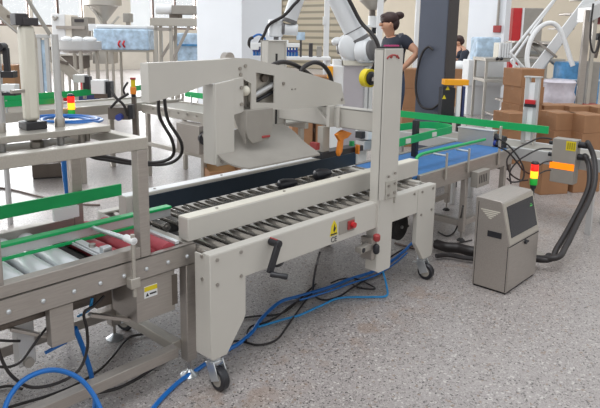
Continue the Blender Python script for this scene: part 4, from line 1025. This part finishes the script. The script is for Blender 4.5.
carton(g.root.x, g.root.y, 0, .30, .34, .335, VIEW_ROT+R(14), 'large carton on the floor behind the junction box hoses', 'large cartons on the floor')
lay = ['bottom', 'middle', 'top']
for nm, xc, D in (('left', 559, 7.1), ('right', 587, 6.95)):
    g = Bg(xc, D)
    for k in range(3):
        carton(g.root.x, g.root.y, k*.206, .275, .34, .205, VIEW_ROT+R(12)+random.uniform(-.03, .03), lay[k]+' carton of the '+nm+' three high stack in front of the bagged drum', 'cartons stacked three high')
for nm, xc, D in (('left', 547, 7.75), ('middle', 572, 7.7), ('right', 600, 7.6)):
    g = Bg(xc, D)
    for k in range(3):
        carton(g.root.x, g.root.y, k*.212, .29, .34, .211, VIEW_ROT+R(12), lay[k]+' carton of the '+nm+' stack in the rear row before the bagged drum', 'cartons in the rear row')
g = Bg(412, 8.2)
for k in range(4):
    carton(g.root.x, g.root.y, k*.26, .34, .36, .259, VIEW_ROT+R(5), ['bottom', 'second from bottom', 'third from bottom', 'top'][k]+' carton of the stack behind the woman', 'cartons behind the woman')
for nm, xc, D, n in (('left', 301, 8.0, 4), ('right', 325, 8.0, 4)):
    g = Bg(xc, D)
    for k in range(n):
        carton(g.root.x, g.root.y, k*.235, .27, .36, .234, VIEW_ROT+R(8), ['bottom', 'second from bottom', 'third from bottom', 'top'][k]+' carton of the '+nm+' stack left of the robot pedestal', 'cartons left of the robot')
# opened cartons on the floor behind the machine
def open_carton(xc, yc, D, w, d, h, rz, label):
    p = at(xc, yc, D=D)
    t = thing('open_carton', label, 'carton', (p.x, p.y, 0), rz)
    m = MB().box(-w/2, w/2, -d/2, d/2, 0, .006)
    for a in (-1, 1): m.box(-w/2, w/2, a*d/2-.003, a*d/2+.003, 0, h).box(a*w/2-.003, a*w/2+.003, -d/2, d/2, 0, h)
    m.build('box', M['carton'], t, 0, local=True)
    for a in (-1, 1):
        MB().box(-w/2, w/2, -.003, .003, 0, d*.45, Matrix.Rotation(R(a*118), 3, 'X'), (0, 0, 0)).build('flap', M['carton_e'], t, 0, local=True).location = (0, a*d/2, h)
    return t
open_carton(222, 170, 5.6, .30, .36, .24, VIEW_ROT+R(20), 'opened carton on the floor under the hanging column')
open_carton(252, 166, 5.5, .26, .30, .20, VIEW_ROT-R(12), 'opened pale carton with raised flaps beneath the curved folding plate')

# ------------------------------------------------------------------ rear conveyors
rc = thing('rear_conveyor', 'steel conveyor running across the hall behind the press cage', 'conveyor', (2.6, 5.6, 0))
for y0 in (5.40, 5.90):
    B(.6, 3.95, y0, y0+.04, .66, .75).build('side_frame', M['steel_l'], rc, .003)
B(.6, 3.95, 5.44, 5.90, .72, .735).build('bed', M['cement'], rc)
for x in (1.2, 2.75, 3.35):
    for y in (5.40, 5.89):
        B(x, x+.05, y, y+.05, 0, .66).build('leg', M['steel_l'], rc, .003)
rg = MB().strip([(1.0, 5.43, .84), (2.2, 5.44, .84), (2.75, 5.5, .84), (3.1, 5.62, .84)], .06, .014).build('green_guide_rail', M['green'], rc)
MB().strip([(2.0, 5.40, .80), (2.5, 5.42, .80), (2.62, 5.50, .80)], .05, .014).build('green_guide_rail', M['green'], rc)
MB().strip([(3.45, 5.62, .84), (3.75, 5.80, .84)], .055, .014).build('green_guide_rail', M['green'], rc)
for x in (1.6, 2.1, 2.6): MB().cyl((x, 5.42, .66), (x, 5.42, .86), .009, n=8).build('rail_post', M['bright'], rc)
rt = thing('transfer_conveyor', 'steel transfer conveyor leading from the rear conveyor towards the robot', 'conveyor', (3.65, 4.2, 0))
for x0 in (3.40, 3.86):
    B(x0, x0+.035, 3.5, 5.35, .65, .74).build('side_frame', M['steel_l'], rt, .003)
B(3.435, 3.86, 3.51, 5.34, .71, .725).build('bed', M['cement'], rt)
for i in range(12):
    MB().cyl((3.398, 3.6+i*.14, .71), (3.392, 3.6+i*.14, .71), .011, n=10).build('bolt', M['bolt'], rt)
for y in (3.55, 4.35, 5.25):
    for x in (3.40, 3.855): B(x, x+.04, y, y+.04, 0, .65).build('leg', M['steel_l'], rt, .003)
B(3.402, 3.438, 3.6, 5.25, .32, .36).build('lower_rail', M['steel_l'], rt, .002)
MB().strip([(3.84, 3.55, .80), (3.84, 5.2, .80)], .055, .014).build('green_guide_rail', M['green'], rt)
for y in (3.7, 4.2, 5.1): MB().cyl((3.84, y, .725), (3.84, y, .82), .009, n=8).build('rail_post', M['bright'], rt)
mb_ = B(3.30, 3.44, 4.28, 4.62, .38, .64).build('motor_box', M['steel'], rt, .005)
MB().cyl((3.36, 4.29, .53), (3.33, 4.22, .53), .06, n=22).build('motor', M['blackp'], mb_, .005)
# things on the rear conveyor
g = Bg(101, 5.9)
t = g.thing('sensor_cabinet', 'white sensor cabinet with black side standing on the rear conveyor', 'cabinet', .75)
bp(g.box(95, 108, 79.5, 93, -.1, .05), 'housing', 'white', t); bp(g.box(108, 113, 81, 97, -.06, .05), 'side_unit', 'blackp', t); bp(g.box(97, 110, 93, 97.5, -.08, .04), 'foot', 'steel_d', t)
g = Bg(84, 6.0)
t = g.thing('guide_actuator', 'small grey actuator with black bracket above the green rail of the rear conveyor', 'actuator', .75)
bp(g.box(77, 88, 74.5, 82, -.08, .05), 'housing', 'alu', t); bp(g.box(86, 92, 76, 89, -.06, .03), 'bracket', 'blackp', t); bp(g.box(84, 87, 82, 98.5, -.03, .0), 'post', 'steel', t)
g = Bg(70, 5.85)
t = g.thing('stop_switch', 'white switch box with red button on the rear conveyor', 'switch', .75)
bp(g.box(66, 76, 96, 100.5, -.1, .0), 'box', 'white', t); bp(MB().cyl((g.X(70), -.1, g.Z(98)-.75), (g.X(70), -.125, g.Z(98)-.75), .018, n=14), 'button', 'redp', t, 0)
p = at(71.5, 119, Y=5.36)
stack_light('signal_tower', 'red, orange and green signal tower in front of the rear conveyor, behind the press', (at(71.5, 110, Y=5.34).x, 5.34, at(71.5, 119, Y=5.34).z), 1.45)
tag(B(at(71.5, 110, Y=5.34).x-.012, at(71.5, 110, Y=5.34).x+.012, 5.328, 5.352, 0, at(71.5, 119, Y=5.34).z).build('signal_pole', M['slate_d']), 'dark pole holding the signal tower behind the press', 'pole')
g = Bg(134, 5.75)
t = g.thing('beacon', 'yellow beacon with glowing orange base beside the arm end', 'signal light', .75)
bp(g.box(132, 136, 79.5, 87, -.02, .0), 'yellow_housing', 'label', t); bp(g.box(131.5, 136.5, 87, 94, -.03, .01), 'orange_lens', 'orange', t); bp(g.box(131.5, 136.5, 77.5, 79.5, -.03, .01), 'red_cap', 'redd', t); bp(g.box(132, 136, 94, 97, -.02, .01), 'base', 'blackp', t); bp(MB().box(-.02, .02, -.02, .02, -.75, g.Z(97)-.75), 'pole', 'steel_d', t)
g = Bg(121, 5.62)
t = g.thing('valve_block', 'cluster of black valves and cables hanging on the rear conveyor frame', 'valve', .50)
bp(g.box(109, 131, 107, 119, -.05, .1), 'block', 'steel_d', t); bp(MB().cyl((g.X(121.5), -.05, g.Z(116)-.5), (g.X(121.5), -.12, g.Z(116)-.5), .03, n=16), 'blue_knob', 'tint', t, 0)
bp(MB().tube([(g.X(113), -.04, g.Z(88)-.5), (g.X(118), -.08, g.Z(96)-.5), (g.X(126), -.08, g.Z(104)-.5), (g.X(129), -.06, g.Z(115)-.5)], .012).tube([(g.X(130), -.04, g.Z(93)-.5), (g.X(121), -.08, g.Z(99)-.5), (g.X(113), -.08, g.Z(107)-.5)], .012).tube([(g.X(129), -.02, g.Z(82)-.5), (g.X(125.5), -.05, g.Z(89)-.5), (g.X(127), -.04, g.Z(95)-.5)], .010), 'cables', 'cable', t, 0)
bp(g.box(129, 134, 104, 118, -.06, .02), 'black_valve', 'blackp', t)
# left group at the frame edge
g = Bg(8, 5.9)
carton(g.root.x, g.root.y, .75, .26, .3, .38, VIEW_ROT+R(6), 'brown carton on the rear conveyor at the left frame edge', None)
g = Bg(9, 4.4)
t = g.thing('gripper_bracket', 'black gripper bracket with knob hanging from a grey post at the left frame edge', 'bracket', 0)
bp(MB().box(g.X(-2), g.X(1), 0, .05, 0, g.Z(40)), 'post', 'alu', t); bp(g.box(7, 12, 48, 73, -.02, .02), 'arm', 'blackp', t); bp(g.box(1, 17, 71, 77.5, -.04, .04), 'plate', 'blackp', t)
bp(MB().cyl((g.X(6), -.05, g.Z(47)), (g.X(6), .03, g.Z(47)), .03, n=18), 'knob', 'blackp', t, 0); bp(g.box(1, 10, 51, 54, -.01, .02), 'link', 'steel_d', t)
bp(g.box(4, 18, 84, 91, -.04, .04), 'white_block', 'white', t); bp(g.box(3, 19, 92, 95, -.05, .05), 'black_plate', 'blackp', t)
# floor items left
g = Bg(47, 6.05)
t = g.thing('floor_box', 'grey steel box on the floor behind the press cage', 'box', 0, dr=R(20))
MB().box(-.17, .17, -.14, .14, .012, .15).build('body', M['steel_d'], t, .006, local=True); MB().box(-.165, .165, -.135, .135, 0, .012).build('base', M['dark'], t, 0, local=True)
wire('floor_cable', [at(x, y, Z=.008) for x, y in ((-6, 187), (14, 190), (34, 195), (55, 200), (76, 204), (100, 205))], .008, M['pipe'], 'thin brown cable across the floor behind the left green rail')
wire('floor_cable', [at(x, y, Z=.008) for x, y in ((162, 146), (176, 150), (190, 152), (200, 149), (206, 152))], .010, M['cable'], 'black cable on the far floor left of the hanging column')

# ------------------------------------------------------------------ far left machinery
def legs(g, t, xs, y0, d, w=.05, m='steel_l'):
    for x in xs:
        for dd in d: bp(MB().box(g.X(x)-w/2, g.X(x)+w/2, dd-w/2, dd+w/2, 0, g.Z(y0)), 'leg', m, t)
g = Bg(80, 12)
t = g.thing('rotary_table', 'round stainless collecting table with items on its white top, left background', 'table', 0)
g.z = 0
rw = g.X(103)-g.X(80)
bp(MB().lathe([(rw*.96, g.Z(50)), (rw, g.Z(50)+.02), (rw, g.Z(41)), (rw*.97, g.Z(41)), (rw*.97, g.Z(42.5)), (0, g.Z(42.5))], n=40), 'drum', 'alu', t, 0)
bp(MB().lathe([(rw*.5, g.Z(53)), (rw*.9, g.Z(50))], n=32), 'under_cone', 'steel', t, 0)
for a in range(4): bp(MB().box(-.03, .03, -.03, .03, 0, g.Z(50)), 'leg', 'steel_l', t).location = (rw*.8*math.cos(a*PI/2+.5), rw*.8*math.sin(a*PI/2+.5), 0)
for k, (x, dd) in enumerate(((72, -.1), (78, .1), (84, -.15), (90, .05), (96, -.1))):
    s = MB().ball((g.X(x), dd, g.Z(42.5)+.06), .07, (1.5, 1, .8)); o = s.build('bag', M['white'], None, local=True); o.location = g.root; o.rotation_euler = (0, 0, VIEW_ROT)
    tag(o, 'white pouch on the round table, ' + ['leftmost', 'second from left', 'middle', 'second from right', 'rightmost'][k] + ' of five', 'pouch', 'pouches on the round table')
g = Bg(72, 15.5)
t = g.thing('control_cabinet', 'cream control cabinet beneath the left windows behind the round table', 'cabinet', 0)
bp(g.box(56, 69, 14, 60, 0, .6), 'body', 'white', t, .02); bp(g.box(69, 75, 15, 60, .02, .5), 'copper_panel', 'tan', t); bp(g.box(75, 91, 17, 60, .05, .6), 'grey_panel', 'cement', t)
bp(g.box(78, 87, 19, 22, .03, .05), 'display', 'slate_d', t); bp(g.box(61, 89, 26, 29, -.06, .0), 'rail', 'steel', t)
bp(MB().tube([(g.X(58), -.02, g.Z(17)), (g.X(60), -.05, g.Z(20)), (g.X(62.5), -.02, g.Z(17))], .03), 'handle', 'cement', t, 0)
g = Bg(103, 14)
t = g.thing('hopper_machine', 'stainless filling machine with cone hopper in the left background', 'machine', 0)
bp(MB().lathe([(.06, g.Z(22)), (.33, g.Z(6)), (.42, g.Z(5)), (.42, g.Z(-6)), (.40, g.Z(-6))], (0, .3, 0), n=32), 'hopper', 'steel_l', t, 0)
bp(MB().cyl((0, .3, g.Z(26)), (0, .3, g.Z(21)), .07), 'spout', 'steel', t, 0)
bp(g.box(91, 116, 24, 31, .05, .6), 'head', 'white', t, .01); bp(g.box(93, 113, 31, 64, .1, .55), 'frame', 'steel_l', t, .01)
bp(MB().bar((g.X(94), .1, g.Z(5)), (g.X(104), .1, g.Z(24)), .05, .05).bar((g.X(112), .1, g.Z(26)), (g.X(121), .1, g.Z(16)), .04, .04), 'brace', 'steel_l', t)
g = Bg(122, 13)
t = g.thing('filmed_machine', 'long machine wrapped in blue protective film in the left background', 'machine', 0)
bp(g.box(96, 150, 29, 50, 0, .8), 'filmed_body', 'film', t, .03); bp(g.box(98, 149, 25, 29, .05, .75), 'white_top', 'white', t, .03)
bp(g.box(124.5, 131, 13, 22, .1, .4), 'monitor', 'cement', t, .01); bp(g.box(126, 129, 22, 25, .2, .3), 'monitor_post', 'steel', t)
legs(g, t, (98, 113, 148), 50, (.1, .7)); bp(g.box(97, 149, 50, 52, .05, .75), 'under_frame', 'steel_l', t)
for x in (122.5, 127): bp(MB().tube([(g.X(x), -.03, g.Z(47)), (g.X(x-.5), -.1, g.Z(44)), (g.X(x), -.03, g.Z(41))], .02), 'red_handle', 'redp', t, 0)
g = Bg(172, 11.5)
t = g.thing('elevated_conveyor', 'high steel conveyor with white drum motor left of the broad column', 'conveyor', 0)
bp(MB().cyl((g.X(156), .2, g.Z(9)), (g.X(173), .2, g.Z(9)), .095, n=26), 'drum_motor', 'white', t, .02); bp(g.box(173, 199, 5, 14, .05, .4), 'gear_housing', 'cement', t, .01)
bp(g.box(152, 200, 18, 26, 0, .5), 'trough', 'steel_l', t, .005); bp(g.box(170, 180, 14, 18, .1, .4), 'motor_mount', 'steel_d', t)
legs(g, t, (157, 172), 26, (.05, .45), .06); bp(g.box(156, 173, 28, 31, .02, .08), 'tie', 'steel', t)
bp(MB().bar((g.X(172), .05, g.Z(62)), (g.X(190), .05, g.Z(26)), .05, .05).bar((g.X(158), .4, g.Z(58)), (g.X(172), .4, g.Z(36)), .05, .05), 'diagonal', 'steel', t)
g = Bg(182, 12.5)
t = g.thing('filmed_hopper', 'blue filmed bin under the high conveyor beside the broad column', 'bin', 0)
bp(g.box(176, 200, 33, 62, 0, .6), 'body', 'film', t, .03); legs(g, t, (178, 198), 60, (.1, .5)); bp(g.box(176, 200, 44, 46, -.03, 0), 'band', 'bluedrum', t)
g = Bg(40, 8.5)
t = g.thing('incline_conveyor', 'cream inclined lattice conveyor rising to the upper left corner', 'conveyor', 0)
for (xa, ya, xb, yb, dd) in ((-30, -24, 78, 76, 0), (-30, -8, 68, 78, .35)):
    bp(MB().bar((g.X(xa), dd, g.Z(ya)), (g.X(xb), dd, g.Z(yb)), .04, .13, (0, 0, 1)), 'side_beam', 'lattice', t)
bp(MB().bar((g.X(-30), .17, g.Z(-14)), (g.X(72), .17, g.Z(77)), .30, .02, (0, 0, 1)), 'belt', 'alu', t)
for x, y in ((76, 76), (40, 44)):
    bp(MB().box(g.X(x)-.025, g.X(x)+.025, .0, .05, 0, g.Z(y)), 'leg', 'steel_l', t)
for i in range(6):
    x = -18+i*16; y = -13+i*14.8
    bp(MB().bar((g.X(x), -.02, g.Z(y)), (g.X(x+9), -.02, g.Z(y+2)), .04, .04), 'lattice_bar', 'steel_d', t)
g = Bg(50, 7.8)
t = g.thing('profile_tower', 'upright aluminium profile frame with film behind the press cylinder', 'frame', 0)
for x in (42.5, 49.5, 56): bp(MB().box(g.X(x)-.022, g.X(x)+.022, 0, .05, 0, g.Z(36)), 'upright', 'alu', t)
bp(g.box(40, 58, 34.5, 38, -.01, .06), 'top_bar', 'alu', t); bp(g.box(43.5, 48.5, 40, 92, .02, .03), 'film_sheet', 'film', t, 0)
bp(MB().bar((g.X(33), .0, g.Z(-2)), (g.X(54), .0, g.Z(35)), .04, .04), 'stay', 'cement', t)
g = Bg(88, 11)
t = g.thing('pump_motor', 'navy pump motor with red cap on the far floor', 'pump', 0)
bp(MB().cyl((0, 0, .0), (0, 0, .25), .12, n=20).box(-.14, .18, -.1, .1, .15, .38), 'body', 'indigo', t, .01); bp(MB().cyl((-.05, 0, .38), (-.05, 0, .56), .07, n=18), 'red_cap', 'redp', t, .01)
g = Bg(74, 13.5)
t = g.thing('steel_bin', 'low brown grey steel bin under the round table', 'bin', 0)
bp(g.box(62, 84, 56, 69, 0, .5), 'body', 'steel_d', t, .01); legs(g, t, (63, 83), 68, (.05, .45)); bp(g.box(61, 85, 54.5, 56, -.03, .53), 'rim', 'steel_l', t)
# ------------------------------------------------------------------ behind the robot: white packing machine
g = Bg(345, 10.5)
t = g.thing('packing_machine', 'white framed packing machine with steel cone hopper behind the robot arm', 'machine', 0)
for x, ww in ((325, .09), (377, .10), (413.5, .06)): bp(MB().box(g.X(x)-ww/2, g.X(x)+ww/2, 0, .1, 0, 3.2), 'upright', 'white', t)
bp(g.box(325, 414, -12, -6, 0, .1), 'cross_bar', 'white', t); bp(g.box(345, 377, 24.5, 27, .1, .2), 'shelf', 'white', t); bp(MB().box(g.X(348)-.02, g.X(348)+.02, .12, .18, 0, 3), 'inner_post', 'cream', t)
bp(MB().lathe([(.05, g.Z(9)), (.07, g.Z(8.5)), (.24, g.Z(-1)), (.24, g.Z(-14)), (.22, g.Z(-14))], (g.X(371), .3, 0), n=28), 'hopper', 'steel_l', t, 0)
bp(MB().cyl((g.X(371), .3, g.Z(15)), (g.X(371), .3, g.Z(8)), .055), 'valve', 'steel_d', t, 0); bp(MB().cyl((g.X(372), .3, g.Z(26)), (g.X(372), .3, g.Z(15)), .085), 'tube_former', 'white', t, 0)
bp(g.box(371, 376, 26, 33, .25, .4), 'black_box', 'blackp', t); bp(g.box(321, 324, 17, 25, -.03, .0), 'switch', 'white', t)
bp(g.box(345, 378, 34, 80, .35, .8), 'lower_cabinet', 'cement', t)
g = Bg(292, 9.0)
t = g.thing('white_workbench', 'white workbench with small boxes and a tilted screen left of the robot pedestal', 'workbench', 0)
bp(g.box(276, 330, 57, 60, 0, .6), 'top', 'white', t, .004); legs(g, t, (278, 328), 60, (.05, .55), .05, 'white')
bp(g.box(295.5, 304, 32, 40, .1, .13), 'tilted_screen', 'film', t, .004); bp(g.box(299, 301, 40, 57, .1, .14), 'screen_post', 'slate_d', t)
bp(g.box(286, 296, 49, 57, .2, .4), 'white_unit', 'white', t, .01); bp(g.box(308, 312, 43, 57, .15, .3), 'dark_unit', 'slate_d', t, .01); bp(g.box(316, 321, 46, 57, .15, .3), 'grey_unit', 'cement', t, .01)
# ------------------------------------------------------------------ right background
g = Bg(483, 11.6)
t = g.thing('filmed_cabinet', 'white cabinet with glossy blue filmed top against the right column', 'cabinet', 0)
bp(g.box(472.5, 496, 37, 60, -.05, .4), 'filmed_top', 'film', t, .03); bp(g.box(466, 501, 60, 86, -.02, .4), 'white_base', 'white', t, .01)
bp(MB().box(g.X(467), g.X(500), 0, .35, 0, g.Z(85)), 'plinth', 'white', t)
g = Bg(521, 14.5)
t = g.thing('electrical_cabinet', 'grey electrical cabinet with bright red side behind the steel table', 'cabinet', 0)
bp(g.box(516, 536, 8, 75, 0, .6), 'body', 'cement', t, .01); bp(MB().box(g.X(508), g.X(535), .05, .58, 0, g.Z(74.5)), 'plinth', 'slate_d', t); bp(g.box(507, 515.5, 8, 75, .02, .6), 'red_side', 'redp', t, .01); bp(g.box(515.3, 517, 8, 75, -.03, .02), 'white_edge', 'white', t)
g = Bg(522, 10.6)
t = g.thing('steel_table', 'stainless work table with tank and ribbed white crate beside the right column', 'table', 0)
bp(g.box(483, 562, 58.5, 62, 0, .8), 'top', 'steel_l', t, .004); legs(g, t, (485, 560), 62, (.05, .75), .045)
bp(g.box(484, 561, 80, 83, .02, .78), 'lower_shelf', 'steel_l', t, .003)
t2 = g.thing('steel_tank', 'stainless tank with twin round ends on the steel table', 'tank', g.Z(58.5)); zt = g.Z(42)-g.z
bp(MB().cyl((g.X(527), .2, zt*.5), (g.X(553), .2, zt*.5), zt*.5, n=26), 'tank', 'steel_l', t2, .01); bp(g.box(508, 527, 42, 58.5, .05, .5), 'tank_box', 'steel', t2, .02)
bp(g.box(510, 556, 41, 43, 0, .45), 'lid', 'steel_l', t2, .004)
t3 = g.thing('ribbed_crate', 'ribbed white crate on the left end of the steel table', 'crate', g.Z(58.5))
for i in range(5): bp(g.box(495.5+i*2.5, 497.4+i*2.5, 43, 58, -.01, .03), 'rib', 'white', t3, 0)
bp(g.box(495, 506.5, 43, 58.5, .03, .30), 'body', 'cream', t3, .01)
for x in (494, 498): 
    bp(MB().ball((g.X(x), -.02, g.Z(59)-g.z), .03), 'black_foot', 'blackp', t3, 0)
g = Bg(558, 9.0)
t = g.thing('bagged_drum', 'drum covered with a crumpled clear lavender bag at the right', 'drum', 0)
zt = g.Z(79)
pr_ = []
for i in range(14):
    f = i/13; pr_.append((.215*(1+.05*math.sin(i*2.1)), f*zt*.93))
pr_ += [(.235, zt*.95), (.20, zt*.99), (.10, zt), (.0, zt*.985)]
dm = MB().lathe(pr_, n=36)
for v in dm.bm.verts:
    a = math.atan2(v.co.y, v.co.x); k = 1 + .035*math.sin(a*7+v.co.z*9)+.025*math.sin(a*13-v.co.z*17); v.co.x *= k; v.co.y *= k
bp(dm, 'bag_cover', 'bag', t, 0)
g = Bg(574, 9.8)
t = g.thing('blue_drum', 'blue plastic drum behind the stair, right of the bagged drum', 'drum', 0)
bp(MB().lathe([(.33, 0), (.35, .05), (.35, g.Z(64)), (.33, g.Z(62)), (.0, g.Z(62))], n=32), 'barrel', 'bluedrum', t, 0); bp(MB().lathe([(.36, g.Z(80)), (.37, g.Z(79)), (.36, g.Z(78))], n=32), 'hoop', 'film', t, 0)
# stair
g = Bg(545, 9.6)
t = g.thing('platform_stair', 'steep white stair with steel handrails rising to the upper right corner', 'stair', 0)
a0, a1 = (529, 76), (590, -18)
for dx, dd in ((0, 0), (14, .55)):
    p0 = Vector((g.X(a0[0]+dx), dd, g.Z(a0[1]+(4 if dx else 0)))); p1 = Vector((g.X(a1[0]+dx), dd, g.Z(a1[1])))
    d_ = (p1-p0); pf = p0 - d_*(p0.z/d_.z)
    bp(MB().bar(pf, p1, .04, .15, (0, 0, 1)), 'stringer', 'white', t)
    if dx == 0: pfa, p1a = pf, p1
for i in range(1, 10):
    q = pfa + (p1a-pfa)*(i/10)
    bp(MB().box(q.x-.08, q.x+.12, .02, .56, q.z-.02, q.z+.01), 'tread', 'steel', t)
for (xa, ya, xb, yb, xc_, yc_, dd) in ((506, 53, 548, -6, 514, 60, -.05), (519, 62, 561, -6, 527, 66, .5)):
    bp(MB().tube([(g.X(xb), dd, g.Z(yb)), (g.X((xa+xb)/2), dd, g.Z((ya+yb)/2)), (g.X(xa+3), dd, g.Z(ya-4)), (g.X(xa), dd, g.Z(ya)), (g.X(xa+3), dd, g.Z(ya+4)), (g.X(xc_+6), dd, g.Z(yc_+8))], .022, 10, 5), 'handrail', 'white', t, 0)
    bp(MB().bar((g.X(xa+14), dd, g.Z(ya-20)), (g.X(xa+46), dd+.02, g.Z(ya+4)), .03, .03), 'handrail_brace', 'steel', t, 0)
    bp(MB().bar((g.X(xa+4), dd, g.Z(ya+4)), (g.X(xa+4)+.02, dd, 0), .03, .03), 'newel', 'white', t, 0)
g = Bg(588, 9.0)
t = g.thing('filling_platform', 'stainless filler frame with sloped chute at the right frame edge', 'machine', 0)
bp(MB().box(g.X(577), g.X(583), 0, .06, 0, g.Z(10)), 'post', 'steel', t); bp(g.box(590, 600, 62, 108, .1, .5), 'grey_cabinet', 'cement', t, .01); bp(MB().box(g.X(591), g.X(606), .12, .5, 0, g.Z(108)), 'base', 'steel_d', t)
bp(MB().prism([(g.X(581), g.Z(7)), (g.X(581), g.Z(22)), (g.X(612), g.Z(4)), (g.X(612), g.Z(-6)), (g.X(586), g.Z(4))], 'y', -.05, .4), 'sloped_chute', 'alu', t)
bp(MB().box(g.X(586), g.X(589.5), .0, .05, 0, g.Z(14)), 'post', 'steel_l', t); bp(MB().bar((g.X(594), .1, g.Z(58)), (g.X(600), .1, g.Z(16)), .04, .04), 'lever', 'steel_d', t)
bp(g.box(593, 599, 15, 24, .0, .2), 'motor', 'redd', t, .01); bp(g.box(592, 598, 33, 40, .0, .2), 'valve', 'blackp', t, .02)
bp(MB().tube([(g.X(581), -.08, g.Z(4)), (g.X(580), -.1, g.Z(20)), (g.X(581), -.1, g.Z(40)), (g.X(585), -.1, g.Z(52)), (g.X(590), -.08, g.Z(47)), (g.X(593), -.05, g.Z(28)), (g.X(595), -.03, g.Z(18))], .014), 'cable', 'cable', t, 0)
bp(g.box(583, 598, 104, 112, -.02, .1), 'red_base', 'redd', t)
g = Bg(548, 9.3)
tag(MB().tube([at(529, 72, D=9.15), at(527, 58, D=9.15), at(530, 42, D=9.15), at(538, 29, D=9.15), at(549, 23, D=9.1), at(558, 27, D=9.1), at(565, 42, D=9.1), at(570, 58, D=9.1), at(573, 66, D=9.1)], .036, 14, 6).build('white_hose', M['white']), 'thick white hose arching in front of the white stair', 'hose')
g = Bg(457, 12.9)
t = g.thing('sack_pallet', 'white sack on a low stack of brown boards between slate post and column', 'sack', 0)
bp(MB().ball((g.X(460), .2, g.Z(67)), .17, (1.15, 1, .75)), 'sack', 'white', t, 0); bp(g.box(450, 470, 69, 80, .02, .5), 'boards', 'carton', t, .01); bp(MB().box(g.X(451), g.X(469), .05, .48, 0, g.Z(80)), 'pallet', 'carton_e', t)
g = Bg(484, 14.0)
# keep the custom helper keys out of the file
for o in bpy.data.objects:
    if '_z' in o: del o['_z']
